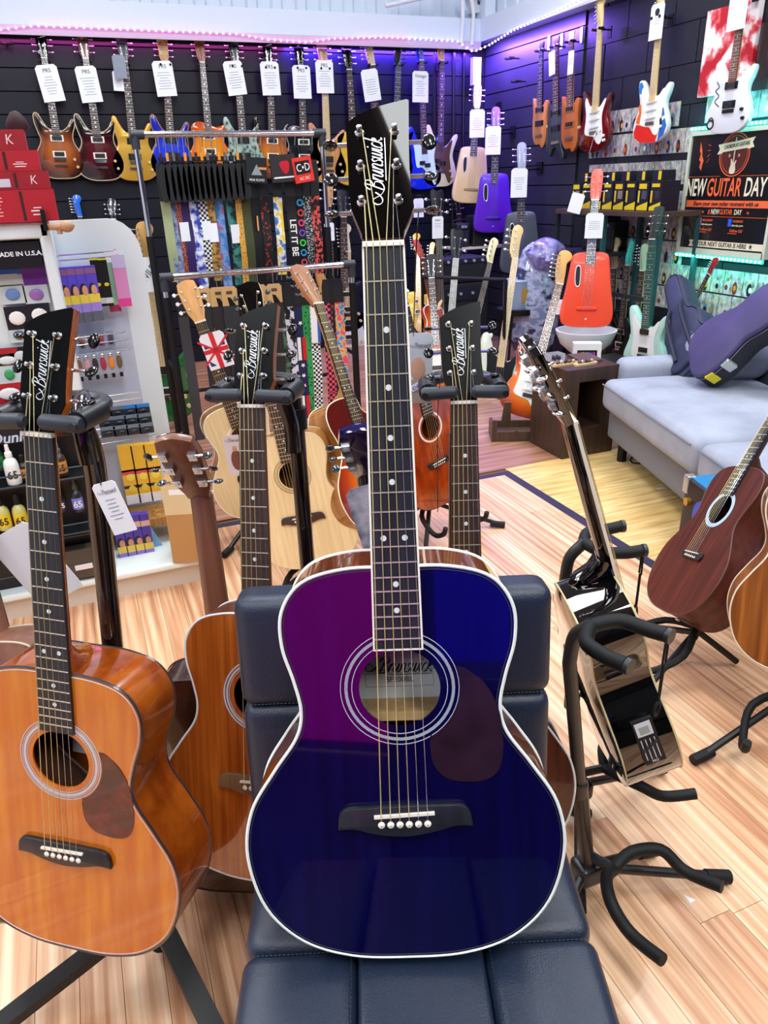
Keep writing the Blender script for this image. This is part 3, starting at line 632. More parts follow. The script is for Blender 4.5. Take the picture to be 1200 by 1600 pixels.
NAVY = M('030132', .08, coat=1, pat='noise', c2='06033e', sc_=(70, 8, 4), spec=.2)
GRYR = M('b9c3cf', .3)
blue = acoustic('glossy deep blue acoustic guitar with white binding leaning on the black leather chair', aplace((599, 385), .785, (640, 1495), CR),
    dict(top=NAVY, side=wood('5e2a12', '8a431c', .12, 1, 50), neck=wood('6b3a22', '8a5232', .25, .8, 50), bind=M('e8f2ee', .3, coat=.5), bind2=INK, guard=TORTB, near=1, fbind=1, fb=EBONY, sr=1.0, tilt=17, hls=.94, veneer=M('010102', .05, coat=.6, spec=0),
         btn=M('0a1016', .15, coat=.5)))
def label_in(g, m_):
    l = B().box((-.055, -.0005, -.045), (.055, .0005, .04)).build('paper_label', CARD, g, False); l.matrix_local = T(.0, .108, .333)
    script(l, T(-.028, -.0014, -.004), .0118, INK, 1, .12)
    b = B().box((-.045, -.001, -.006), (.045, -.0006, -.0055)); b.box((-.045, -.001, -.024), (.045, -.0006, -.0235)).box((-.045, -.001, -.024), (-.0445, -.0006, -.0055)).box((.0445, -.001, -.024), (.045, -.0006, -.0055)).box((-.03, -.001, -.001), (.048, -.0006, -.0003)); b.build('printed_lines', M('7a80a0', .7), l, False)
    text('lettering', m_, .0075, INK, l, T(0, -.0012, -.0145), 0, 1, .0002)
label_in(blue, 'BF200BL')
PB = B().box((-.1, .055, -.0), (.1, .098, .012)).build('brace', wood('c9a26a', 'e0bd86', .6), blue, False); PB.matrix_local = T(0, 0, .285)
LL = (R @ Vector((5700, -330, 1151))).normalized()
left = acoustic('glossy amber acoustic guitar hanging on the leftmost stand, red pickguard, black bridge', aplace((63, 680), .99, (113, 1482), LL),
    dict(top=AMB_T, side=AMB_S, neck=AMB_S, veneer=M('010203', .3, spec=.12), bind=M('2b3038', .3, coat=.5), bind2=M('cfd6d8', .4), guard=TORT, near=1, fb=EBONY,
         ros=[(.0555, .0562, GRYR), (.0585, .0625, GRYR), (.064, .0648, GRYR), (.0672, .0684, GRYR)]))
label_in(left, 'BF200')
mid = acoustic('reddish cedar acoustic guitar hanging upright on the middle stand behind the chair', aplace((394, 636), 1.2, (413, 1378), LL),
    dict(top=CED_T, side=MAH_S, neck=wood('8a5434', 'a56a44', .35, .3, 50), bind=M('d8dde0', .3), near=1, fb=ROSE, brm=wood('4a3320', '8a6a44', .5, s=60), veneer=M('010203', .3, spec=.12),
         ros=[(.0555, .0565, GRYR), (.0585, .0615, GRYR), (.064, .0665, GRYR)]))
right = acoustic('dark-topped acoustic guitar behind the blue one, its narrow body hidden by the chair back', aplace((725, 630), 1.23, (735, 1350), CR),
    dict(top=wood('3a1a10', '5a2c1a', .15, 1, 60), side=wood('4a2114', '6e3521', .14, 1, 50), neck=MAH_N, bind=M('c9d2d8', .3), near=1, fb=ROSE, veneer=M('010203', .25, spec=.15)))
SATN = wood('6a4030', '8a5a44', .42, .3, 50)
acoustic('matt brown cutaway acoustic guitar turned back to front behind the cedar one', aplace((314, 772), 1.43, (392, 1330), -rot(6)),
    dict(top=SPR, side=M('33180f', .25, coat=.7), neck=SATN, head='flare', hside=SATN, tilt=34, bind=M('3a2a22', .4), near=1, depth=.1, btn=M('20262c', .1, coat=1)))
acoustic('brown acoustic guitar facing away behind the amber one, only neck and shoulder showing', aplace((-88, 690), 1.3, (95, 1370), -rot(0)),
    dict(top=SPR, side=SATN, neck=SATN, head='flare', hside=SATN, bind=M('c9bda6', .4)))
PRP = M('120a4a', .12, coat=1)
acoustic('guitar with a glossy dark purple headstock seen from behind beside the blue neck', aplace((574, 738), 1.42, (640, 1200), -rot(-2)),
    dict(top=NAVY, side=MAH_S, neck=M('1a0f30', .2, coat=.8), head='flare', tilt=32, hside=PRP, veneer=PRP, near=1, bind=IVORY, btn=M('2a3a44', .1, coat=1)))
BG = M('020203', .03, coat=1)
black = acoustic('glossy black acoustic guitar with cream binding and side control panel on the rear stand', aplace((890, 656), 1.27, (1018, 1132), Vector((.30, .954, 0))),
    dict(top=BG, side=BG, neck=BG, hside=BG, head='open', bind=M('d9cf9a', .3, coat=.4), near=1, fbind=1, btn=CHR, preamp=1, depth=.105, cut=1, tilt=9))
MHG = wood('3c150d', '63281b', .5, .15, 55)
acoustic('matt mahogany acoustic guitar with a pale blue soundhole ring leaning on a floor stand', aplace((1262, 562), 2.2, (1034, 952), rot(95), 1.0),
    dict(top=MHG, side=MHG, neck=MHG, bind=M('5a3226', .5), head='flare', ros=[(.048, .061, M('b8d4ea', .3, coat=.3))], fb=EBONY, jack=1, bst='block', brm=M('2a2023', .5)))
KOA = M('6a3410', .3, coat=.5, pat='noise', c2='b8702c', c3='8f5220', sc_=(45, 8, 2), fac=(.3, .7))
acoustic('striped koa acoustic guitar with cream binding cut off by the right edge', aplace((1330, 520), 1.72, (1262, 1058), rot(22)),
    dict(top=KOA, side=KOA, neck=MHG, bind=M('e3d8c4', .4), head='flare', bst='block'))
UKE = M('f0e6cf', .5)
acoustic('pale natural acoustic guitar on the floor with a union flag strap on its neck', aplace((313, 503), 2.9, (420, 800), rot(-22)),
    dict(top=SPR, side=OAKS, neck=wood('b98345', 'cf9a58', .4), hside=wood('c4883f', 'd89c50', .4), veneer=wood('c4883f', 'd89c50', .35), head='flare', bind=IVORY, fb=ROSE, btn=NICK, logo=0))
acoustic('pale natural acoustic guitar on the floor behind the middle stand pole', aplace((402, 520), 2.42, (492, 886), rot(4)),
    dict(top=SPR, side=OAKS, neck=MAPLE, head='flare', bind=M('c9bb96', .4), fb=ROSE, ros=[(.052, .054, M('6a5636', .5)), (.056, .062, M('c8ae7a', .5)), (.064, .066, M('6a5636', .5))], brm=ROSE))
acoustic('sunburst cutaway jumbo guitar with brown sides turned toward the sofa', aplace((497, 475), 2.65, (612, 822), rot(-52)),
    dict(top=M('e07a12', .15, coat=1, pat='radial', c2='5a1008', c3='b53a0e', sc_=(4.4, 0, 4.4), fac=(.35, .95)), side=wood('8e5a28', 'b07a3c', .2, .8, 45), neck=wood('a87a48', 'c39258', .35), cut=2, hside=wood('a8663a', 'bb7a48', .4), veneer=wood('9c6a50', 'b07c60', .4), head='flare', bind=M('e6e2c6', .3), fb=ROSE, wide=1.05, ros=[]))
ORG = M('7c2608', .12, coat=1, pat='noise', c2='c2561a', c3='9c3a0e', sc_=(20, 12, 8), fac=(.3, .7))
acoustic('glossy flamed orange acoustic guitar on a floor stand beyond the price card', aplace((632, 480), 2.85, (698, 786), rot(-38)),
    dict(top=ORG, side=M('c8560e', .15, coat=1), neck=MAH_N, hside=MAH_N, head='flare', bind=M('1c1310', .3), bst='block', brm=M('16181c', .5), btn=NICK))
# ================================================================== leather chair
VC = lambda u, v, z: Vector((CR.x*u+HD.x*v, CR.y*u+HD.y*v, z))
ch = thing('leather_chair', 'low black leather chair with stitched square quilting carrying the blue guitar', 'chair', None,
    Matrix.Translation(VC(.02, .62, 0)) @ Matrix((CR, HD, Vector((0, 0, 1)))).transposed().to_4x4() @ RZ(2))
LEA = M('162236', .4, pat='noise', c2='1b2940', bump=.3, sc_=(420, 420, 420), spec=.6); STI = M('0a0e14', .7)
SZ = .525
for r_, (v0, v1) in enumerate(((-.42, .02), (.02, .235))):
    for c_, (u0, u1) in enumerate(((-.228, -.08), (-.08, .08), (.08, .228))):
        B().rbox((u0, v0, SZ-.085), (u1, v1, SZ), .02 if (u0 < -.2 or u1 > .2) else .008, 3, puff=.003).build('seat_panel', LEA, ch, ang=1)
def stitch(pts, st=.0055, r=.0007):
    b = B(); P = [Vector(p) for p in pts]
    for a, c in zip(P, P[1:]):
        n_ = max(1, int((c-a).length/st)); d = (c-a)/n_
        for i in range(n_): b.tube([a+d*(i+.15), a+d*(i+.8)], r, 4)
    return b
zt = SZ+.0005
b = stitch([(-.088, -.42, zt), (-.088, .2, zt)]); b2 = stitch([(.088, -.42, zt), (.088, .2, zt)]); b3 = stitch([(-.215, .012, zt), (.215, .012, zt)])
for q in (b, b2, b3): q.build('stitching', M('2a3444', .6), ch)
B().rbox((-.22, -.41, SZ-.11), (.22, .23, SZ-.08), .01).build('seat_base', BLK, ch)
BX = T(0, .225, SZ-.03) @ RX(-9)
for r_, (z0, z1) in enumerate(((0, .225), (.225, .395))):
    for (u0, u1) in ((-.243, -.078), (-.078, .078), (.078, .218)):
        B().rbox((u0, 0, z0), (u1, .075, z1), .02, 3, xf=BX).build('backrest_panel', LEA, ch, ang=1)
stitch([(-.235, -.0005, .232), (.21, -.0005, .232)]).build('stitching', M('2a3444', .6), ch, xf=BX)
B().box((-.2, .076, 0), (.19, .09, .35), xf=BX).build('backrest_shell', M('2a1c18', .4), ch, False)
for u, v in ((-.19, -.36), (.19, -.36), (-.19, .2), (.19, .2)): B().tube([(u, v, SZ-.1), (u*1.08, v*1.08, 0)], .014, 10).build('leg', TUBE, ch)
# ================================================================== guitar stands in the foreground
def yoke_hanger(t, c, lat, fwd, ang=0, plastic=1):
    """two rubber arms holding a neck just under the head"""
    lat = lat.normalized(); up = Vector((0, 0, 1))
    for s_ in (-1, 1):
        p0 = c+lat*s_*.058+fwd*.045; p1 = c+lat*s_*.06-fwd*.012
        B().tube([p0, p1], [.0165, .015], 14).build('arm', M('14181f', .4), t)
        a0 = p1-fwd*.008+lat*s_*.006; a1 = a0-lat*s_*.05+up*(.002)
        b = B()
        for k in range(1): b.tube([a0-lat*-s_*.006, a0, a1, a1-lat*s_*.005], [.008, .0115, .0105, .006], 14)
        q = b.build('rubber_finger', M('262d38', .5), t); B().cyl(a0-fwd*.008, a0-fwd*.0125, .0052, n=14).build('rivet', M('14181e', .4), t)
        if s_: pass
    B().tube(cr([c+lat*-.058+fwd*.045, c+lat*-.04+fwd*.085, c+fwd*.1, c+lat*.04+fwd*.085, c+lat*.058+fwd*.045], 5, False), .012, 10).build('yoke', M('181c22', .4), t)
def headpt(root, z=.865, y=0): return root.matrix_world @ Vector((0, y, z))
def horiz(v): v = Vector((v.x, v.y, 0)); return v.normalized()
# left stand
bpy.context.view_layer.update()
def stand(label, root, poletop, legs, polebot, grp=None):
    t = thing('guitar_stand', label, 'stand', grp, loc=(0, 0, 0)); c = headpt(root, NZ+.022, .006)
    lat = horiz(root.matrix_world.to_3x3() @ Vector((1, 0, 0))); fwd = Vector((-lat.y, lat.x, 0))
    yoke_hanger(t, c, lat, fwd)
    pt = poletop; B().tube(cr([c+fwd*.1, c+fwd*.1+(pt-c-fwd*.1)*.5+Vector((0, 0, .01)), pt, pt-Vector((0, 0, .05))], 5, False), .014, 12).build('neck_tube', TUBES, t)
    return t, c, lat, fwd
hub = onZ(243, 1435, .1)
p1 = atD(176, 1010, 1.2); ptop = atD(128, 668, 1.02)
ls, c, la, fd = stand('black tripod stand holding the amber guitar with wide legs on the floor', left, ptop, None, hub)
pole_b = Vector((p1.x, p1.y, .12)); p_ = [ptop, atD(146, 720, 1.06), atD(158, 830, 1.12), p1, p1+(p1-atD(158, 830, 1.12))*1.2]
B().tube(cr(p_+[hub+Vector((0, 0, .1)), hub], 5, False), .0165, 14).build('pole', TUBES, ls)
B().tube([hub-Vector((0, 0, .04)), hub+Vector((0, 0, .05))], .028, 14).build('hub', BLK, ls)
for px, py, z_ in ((-30, 1625, .01), (372, 1318, .0), (350, 1640, .01)):
    e = onZ(px, py, z_+.02); b = B(); a = hub+Vector((0, 0, .035)); d = (e-a); n_ = Vector((-d.y, d.x, 0)).normalized()*.018; u_ = Vector((0, 0, .011))
    b.loft([[a+n_+u_, a-n_+u_, a-n_-u_, a+n_-u_], [e+n_+u_, e-n_+u_, e-n_-u_, e+n_-u_]]); l = b.build('leg', M('0d0f12', .5), ls, ang=.4)
    B().ell(e-Vector((0, 0, .006)), (.024, .024, .014)).build('rubber_foot', RUB, l)
B().tube([hub+Vector((0, 0, -.02)), hub+Vector((0, .0, -.075))], .02, 12).build('knob', RUB, ls)
ms, c, la, fd = stand('black upright pole stand holding the cedar guitar in the middle', mid, atD(455, 664, 1.33), None, None)
a = atD(459, 620, 1.36); z0 = a.z; B().tube([a, Vector((a.x, a.y, .1))], .0155, 14).build('pole', TUBES, ms)
q = atD(459, 655, 1.37); B().tube([Vector((a.x, a.y, q.z-.02)), Vector((a.x, a.y, q.z+.02))], .021, 14).build('clamp', BLK, ms)
for an in (20, 140, 260): B().tube([(a.x, a.y, .14), (a.x+.33*math.cos(math.radians(an)), a.y+.33*math.sin(math.radians(an)), .015)], .014, 8).build('leg', TUBE, ms)
rs, c, la, fd = stand('black hidden-pole stand gripping the guitar neck right of the blue headstock', right, headpt(right, NZ-.06)+HD*.13, None, None)
a = headpt(right, NZ-.06)+HD*.13; B().tube([a-Vector((0, 0, .03)), Vector((a.x, a.y, .1))], .0155, 14).build('pole', TUBES, rs)
for an in (-20, 100, 220): B().tube([(a.x, a.y, .14), (a.x+.33*math.cos(math.radians(an)), a.y+.33*math.sin(math.radians(an)), .015)], .014, 8).build('leg', TUBE, rs)
# tubular neck stands on the right
def tube_stand(label, hubp, topz, face, prong, legs, bend=.06, hs=1, strap=True, lean=Vector((0, 0, 0))):
    """hubp on the floor, face = direction in which the cradle points"""
    f = horiz(face); l = Vector((-f.y, f.x, 0)); t = thing('guitar_stand', label, 'stand', None, loc=(0, 0, 0)); Z = Vector((0, 0, 1))
    top = hubp+Z*topz+lean; mids = hubp+Z*(topz*.47)+lean*.47
    B().tube([hubp+Z*.09, mids], .0155, 14).build('lower_pole', M('2a2220', .35), t); B().tube([mids-Z*.03, mids], .0175, 14).build('collar', M('3a3230', .4), t)
    B().tube([mids]+cr([top-Z*.09, top-Z*.035+f*.006, top-Z*.005+f*.03, top+f*.035], 6, False), .0125, 12).build('upper_pole', M('30302f', .35), t)
    c = top+f*.035
    for s_ in (-1, 1):
        B().tube(cr([c, c+f*.012+l*s_*.03, c+f*.03+l*s_*.05, c+f*.07+l*s_*.056, c+f*.1+l*s_*.058+Z*.004], 5, False), .0125, 12).build('padded_arm', RUB, t)
        e = c+f*.1+l*s_*.058+Z*.004; B().cyl(e, e+f*.008, .0135, n=12).build('end_cap', M('22272f', .4), t)
    if strap:
        e = c+f*.102+l*prong*.058
        for s_ in (-1, 1): B().tube([e+l*s_*.004, e+l*s_*.005-Z*.05], .002, 6).build('strap_link', RUB, t)
        B().tube([e-Z*.05, e-Z*.11, e-Z*.125], .0028, 6).build('strap_link', RUB, t)
        B().tube([e-Z*.14+l*.008*math.cos(a)+Z*.014*math.sin(a) for a in [2*PI*i/14 for i in range(14)]], .0024, 6, True).build('strap_loop', RUB, t)
    B().rbox(hubp+Vector((-.028, -.028, .05)), hubp+Vector((.028, .028, .1)), .012).build('hub', M('24282c', .35), t)
    for px, py in legs:
        e = onZ(px, py, .016); a = hubp+Z*.085; d = (e-a).normalized()
        B().tube([a, e], .0105, 12).build('leg', M('1c1d22', .35), t); B().tube([e-d*.05, e+d*.006], [.0135, .0155], 12).build('rubber_foot', RUB, t)
    a = hubp+Z*.12
    B().tube([a, a+f*.06+Z*.01], .0105, 10).build('cradle_stem', M('1c1d22', .4), t); c = a+f*.06+Z*.01
    for s_ in (-1, 1):
        B().tube(cr([c, c+f*.01+l*s_*.045+Z*.02, c+f*.05+l*s_*.09+Z*.025, c+f*.1+l*s_*.1, c+f*.17+l*s_*.11+Z*.01], 5, False), .0125, 12).build('cradle_arm', RUB, t)
    return t
h1 = onZ(915, 1372, .05); h1.z = 0
tube_stand('empty black tubular guitar stand beside the chair with both yokes bare', h1, .75, Vector((.33, -.944, 0)), 1, [(1135, 1370), (1020, 1328), (850, 1490)], lean=Vector((-.115, -.03, 0)))
bb = black.matrix_world.translation; pr = black.matrix_world.to_3x3()
bn = horiz(-(pr @ Vector((0, 1, 0))))
h2 = Vector((bb.x, bb.y, 0))-bn*.16
tube_stand('black tubular stand carrying the glossy black guitar', Vector((h2.x, h2.y, 0)), .72, bn, -1, [(1035, 1200), (820, 1330), (905, 1420)], lean=Vector((-.05, .05, 0)))
# small stands under the floor guitars
def floor_stand(label, p, face, k=1, H_=.3):
    f = horiz(face); l = Vector((-f.y, f.x, 0)); Z = Vector((0, 0, 1)); t = thing('guitar_stand', label, 'stand', None, loc=(0, 0, 0)); p = Vector((p.x, p.y, 0))
    for s_ in (-1, 1):
        B().tube(cr([p-f*.06+Z*.14, p+l*s_*.1*k+Z*.1, p+f*.1+l*s_*.12*k+Z*.055, p+f*.16+l*s_*.12*k+Z*.075, p+f*.175+l*s_*.12*k+Z*.11], 4, False), .011, 8).build('cradle_arm', RUB, t)
        B().tube([p-f*.06+Z*.12, p+f*.16+l*s_*.22*k+Z*.015], .01, 8).build('leg', TUBE, t); B().tube([p+f*.13+l*s_*.19*k+Z*.02, p+f*.175+l*s_*.235*k+Z*.014], .015, 8).build('rubber_foot', RUB, t)
    B().tube([p-f*.06+Z*.13, p-f*.2+Z*.015], .01, 8).build('leg', TUBE, t); B().tube([p-f*.06+Z*.1, p-f*.1+Z*H_], .011, 8).build('pole', TUBE, t)
    return t
# ================================================================== guitars on the back wall
YG = YB-.1
def bp(px, py, y=YG): return onY(px, py, y)
def burst(a, b_, c=None, coat=1, k=5.0): return M(a, .15, coat=coat, pat='radial', c2=b_, c3=c, sc_=(k, 0, k), fac=(.3, .92))
def hanger(lbl, p, n_, lat, grp=None):
    """wall hook: plate on the wall, arm and two padded prongs round the neck"""
    n_ = Vector(n_); lat = Vector(lat); t = thing('wall_hanger', lbl, 'hanger', grp, loc=(0, 0, 0)); Z = Vector((0, 0, 1)); w_ = p-n_*.085; w_ -= n_*0
    B().box((-.02, -.004, -.05), (.02, .004, .02), xf=Matrix.Translation(w_) @ Matrix((lat, -n_, Z)).transposed().to_4x4()).build('plate', BLK, t, False)
    B().tube([w_, p-n_*.02], .006, 6).build('arm', BLK, t)
    for s_ in (-1, 1): B().tube(cr([p-n_*.02, p-n_*.012+lat*s_*.03, p+lat*s_*.036+n_*.0, p+lat*s_*.036+n_*.035], 3, False), .009, 7).build('padded_prong', RUB, t)
    return t
GW = 'guitars hanging on the back slat wall'
TAG = lambda px, py, lbl, head=None, w_=.15, h_=.235, tilt=0, y=YG-.03: card(lbl, bp(px, py, y), w_, h_, (1, 0, 0), head=head, tilt=tilt)
D_ = dict(body='double', head='pr', bird=1, tail=1)
WG = [
 ('brown sunburst guitar, first on the back wall from the red boxes', (62, 46), (99, 279), dict(D_, mat=burst('b0622c', '1a0b08', '7c3c1c'), neck=wood('5c3020', '7a4630'), hm=BLKG, rim=M('c8b08a', .4), tb=NICK), (70, 101, 'PRS', -6)),
 ('dark cherry burst guitar, second on the back wall from the red boxes', (127, 46), (162, 282), dict(D_, mat=burst('5a0e1a', '0a0508', '33070f'), neck=wood('5c3020', '7a4630'), rim=M('cdb9a0', .4), hm=wood('5c3020', '7a4630')), (132, 103, 'PRS', -4)),
 ('plain gold guitar with dark pickups hanging left of the strap rack post', (190, 52), (215, 283), dict(D_, mat=M('d2a43e', .3, .35, .6), neck=MAPLE, fb=ROSE, prm=BLK, hm=M('3a3d48', .3)), (183, 111, None, 3)),
 ('bright blue guitar with natural wood edges behind the rack rail', (254, 54), (272, 280), dict(D_, mat=burst('2a3fe0', '1422a8'), rim=wood('a8743f', 'c08a50'), neck=MAPLE, hm=wood('b98a55', 'd0a468'), prm=BLK), (252, 95, 'PRS', -3)),
 ('amber flame top guitar with white pickup rings behind the rack rail', (312, 56), (332, 272), dict(D_, body='single', mat=burst('f29a12', 'c24a08', 'e8780c'), hm=wood('7c3a22', '9a5030'), neck=wood('7c3a22', '9a5030')), None),
 ('black guitar with shimmering shell top behind the rack rail', (365, 57), (386, 280), dict(D_, mat=M('12191c', .2, coat=1, pat='voro', c2='a8c4b8', sc_=(38, 38, 38), fac=(.1, .7)), hm=M('0c1016', .3), neck=MAPLE, prm=BLK), (362, 95, 'PRS', -6)),
 ('sunburst guitar with a leafy dark head, seventh in the row', (419, 60), (428, 280), dict(D_, mat=burst('c8762a', '2a120a', '8a4418'), hm=BLKG, neck=wood('a87444', 'c08c58')), (420, 96, 'PRS', -1)),
 ('dark guitar with a black round shouldered body, eighth in the row', (468, 60), (477, 282), dict(D_, body='single', mat=M('101216', .2, coat=1), hm=BLKG, neck=wood('8c6a4a', 'a8835c'), rim=M('9a948a', .4)), (470, 102, 'PRS', 0)),
 ('natural ash guitar with a maple neck, ninth in the row', (505, 60), (513, 286), dict(D_, body='strat', mat=wood('b07c44', 'd29e62', .35, .3, 40), neck=MAPLE, fb=MAPLE, hm=wood('b07c44', 'd29e62'), pk='hh', prm=BLK), (506, 94, 'PRS', 0)),
 ('guitar with yellow body edge just left of the blue guitar headstock', (543, 66), (556, 290), dict(D_, body='single', mat=M('d8b13c', .3, coat=.5), hm=BLKG, neck=ROSE), None),
 ('guitar with a cream hockey stick headstock above the blue guitar headstock', (579, 52), (592, 290), dict(body='strat', head='6', mat=M('6a86a8', .3, coat=1), guard=WHT, pk='sss', neck=MAPLE, fb=ROSE), (576, 108, None, -8)),
 ('black guitar with a pointed reversed headstock on the back wall', (624, 54), (616, 285), dict(body='strat', head='pt', mat=BLKG, hm=BLK, neck=M('2a2d34', .4), prm=BLK, nutm=BLK, tb=BLK, fb=M('3a4048', .4), inl=M('a8c4d8', .3)), None),
 ('bright blue bass with matching headstock and mint pickguard', (657, 47), (665, 296), dict(body='bass', head='4', L=.86, pk='pb', mat=M('0f2ad2', .15, coat=1), hm=M('0f2ad2', .15, coat=1), guard=M('c9ecd8', .35), neck=MAPLE, fb=ROSE, knobs=[(.08, .1), (.1, .065)], km=CHR), (657, 111, 'Vintage', 1)),
 ('cream bass with brown pickguard and amber headstock nearest the wall corner', (692, 49), (687, 292), dict(body='bass', head='4', L=.86, pk='pb', mat=M('e8e2cf', .2, coat=1), hm=M('e0a43a', .3, coat=.6), guard=M('5a4038', .3, coat=.5), neck=M('d89a3c', .3), fb=ROSE, bird=1), None),
]
for i, (lb, hp, bt, o, tg) in enumerate(WG):
    hm_, bm_ = hang(o, bp(*hp), bp(*bt, YG-.0), (1, 0, 0)), None
    g = electric(lb, hm_, o, GW if o.get('L', .6) < .7 else 'basses hanging on the back slat wall', 'electric_guitar' if o.get('L', .6) < .7 else 'bass_guitar')
    c = hm_ @ Vector((0, .0, total(o)-(.19 if o['head'] != '4' else .23)))
    hanger('small black hook on the back wall holding the '+' '.join(lb.split()[:4]), c, (0, -1, 0), (1, 0, 0))
    if tg: TAG(tg[0], tg[1], 'white price card on the neck of the '+' '.join(lb.split()[:4]), tg[2], tilt=tg[3], **(dict(w_=.075, h_=.13) if tg[2] is None and i == 2 else {}))
sm = card('clear wrapped tuner card on the gold guitar neck', bp(184, 86, YG-.07), .09, .15, (1, 0, 0), mat=M('8a93a4', .3), lines=3)
hanger('empty black hook on the back wall above the red boxes', bp(10, 68), (0, -1, 0), (1, 0, 0))
# corner travel guitars
def lat_of(a): a = math.radians(a); return (math.cos(a), -math.sin(a), 0)
TR = dict(body='travel', head='tr', L=.6, fb=M('33363f', .4), sil=1)
def trav(lb, hp, bt, y, col, hc, a=0, z=None, **k):
    o = dict(TR, mat=M(col, .32, coat=.25), hm=M(hc, .35), neck=M(hc, .4), brm=M(k.pop('br', col), .4), **k); X_ = hang(o, onY(*hp, y), onY(*bt, y), lat_of(a)); return electric(lb, X_, o, None, 'travel_guitar'), X_, o
for lb, hp, bt, y, col, hc, a, br, tg in (
  ('sand coloured travel guitar with an oblong sound hole at the wall corner', (748, 130), (734, 318), 6.35, 'e3c795', 'd9c7b4', 18, 'a08a66', (746, 171)),
  ('purple travel guitar hanging below the sand coloured one', (776, 166), (770, 364), 6.1, '5a1fc0', '8a55d8', 22, '3c1290', (771, 197)),
  ('slate grey travel guitar hanging lowest of the three at the corner', (816, 222), (813, 427), 5.65, '4c525e', '9aa4b4', 26, '33373f', (812, 263))):
    g, X_, o = trav(lb, hp, bt, y, col, hc, a, br=br)
    c = X_ @ Vector((0, 0, total(o)-.18)); lt = Vector(lat_of(a)); nn = Vector((lt.y, -lt.x, 0))
    t = thing('wall_hanger', 'long black hook arm holding the '+' '.join(lb.split()[:3])+' guitar', 'hanger', None, loc=(0, 0, 0))
    wp = Vector((XR-.02, c.y+.1, c.z+.01)); B().tube([wp, c-nn*.03], .008, 7).build('arm', BLK, t); B().box((XR-.035, c.y+.06, c.z-.03), (XR-.023, c.y+.14, c.z+.06)).build('plate', BLK, t, False)
    for s_ in (-1, 1): B().tube([c-nn*.03, c+lt*s_*.035, c+lt*s_*.035+nn*.03], .009, 7).build('padded_prong', RUB, t)
    card('white price card with a small flame mark on the '+' '.join(lb.split()[:3])+' neck', onY(tg[0], tg[1], y-.03), .13, .215, lt, lines=6)
# headless guitars on the right slat wall
XG = XR-.1
def rp(px, py, x=XG): return onX(px, py, x)
for lb, hp, bt, o in (
  ('headless guitar with an orange wood body, farthest on the right slat wall', (846, 66), (842, 226), dict(body='slim', mat=wood('b5692e', 'd08a48', .35, .3, 40), fb=M('20232e', .4), neck=BLK, pk='hh', prm=BLK)),
  ('headless grey angular guitar with a fanned neck between the two orange ones', (869, 58), (868, 238), dict(body='angular', mat=M('2c3444', .3, coat=.5), fb=ROSE, neck=ROSE, pk='hh', prm=BLK)),
  ('headless guitar with a burnt orange slab body nearest the block wall', (893, 50), (889, 232), dict(body='slim', mat=M('b8602a', .35, coat=.4), fb=wood('4a2430', '6a3848'), neck=MAPLE, pk='hh', prm=M('b8602a', .4)))):
    o = dict(o, head='none', bz=.07, L=.648); X_ = hang(o, rp(*hp), rp(*bt), (0.25, -1, 0)); electric(lb, X_, o, 'headless guitars on the right slat wall'); c = X_ @ Vector((0, 0, total(o)-.06))
    hanger('short black hook on the right slat wall for the '+' '.join(lb.split()[:5]), c, (-1, 0, 0), (0, -1, 0))
card('white luggage style tag on the middle headless guitar', rp(862, 80, XG-.035), .08, .16, (0, -1, 0), lines=0, tilt=-8)
card('narrow white price card on the nearest headless guitar', rp(893, 79, XG-.035), .07, .15, (0, -1, 0), lines=4)
for px, py, wh in ((858, 56, 'farthest'), (878, 52, 'middle'), (909, 42, 'nearest')): card(wh+' of three small pale swing tags high on the right slat wall', rp(px, py, XR-.03), .03, .1, (0, -1, 0), lines=0, group='swing tags high on the right slat wall')
hanger('empty black hook high on the right slat wall near the corner', rp(798, 91), (-1, 0, 0), (0, -1, 0))
hanger('empty black hook on the right slat wall under the first headless guitar', rp(808, 127), (-1, 0, 0), (0, -1, 0))
card('white price card hanging alone below the headless guitars', rp(808, 262, XR-.03), .1, .15, (0, -1, 0), lines=3)
# guitars on the block wall
RED = M('7c0712', .12, coat=1, pat='radial', c2='3a0308', sc_=(4.6, 0, 4.6), fac=(.3, 1)); PLW = M('f2f4f2', .25, coat=.6)
LR = (.12, -1, 0)
XB = 3.62
def rw(lb, hp, bt, o, x=XB):
    X_ = hang(o, onX(*hp, x), onX(*bt, x), LR); g = electric(lb, X_, o, 'guitars on the black block wall'); c = X_ @ Vector((0, 0, total(o)-.2))
    hanger('black swivel hook on the block wall holding the '+' '.join(lb.split()[:3]), c, (-1, 0, 0), (0, -1, 0)); return X_
rw('deep red double horned guitar with white pickguard and tremolo arm', (940, -8), (926, 238), dict(body='strat', head='6', mat=RED, guard=PLW, pk='sss', arm=1, neck=MAPLE, fb=MAPLE, knobs=[(.07, .14), (.1, .1), (.11, .07)], km=WHT, pcm=M('d8dce8', .4)))
MOS = M('d8241c', .25, coat=.7, pat='voro', c2='2470d0', c3='f0efe8', sc_=(6, 6, 6), fac=(.25, .6))
Xm = rw('white pickguard guitar painted in red, orange and blue patches', (1036, -28), (1013, 224), dict(body='strat', head='6', mat=M('e9eaee', .25, coat=.7), guard=PLW, pk='sss', neck=MAPLE, fb=MAPLE, knobs=[(.1, .1)], km=WHT, pcm=M('d8dce8', .4)))
gm = [o for o in C.objects if o.get('label', '').startswith('white pickguard guitar')][0]
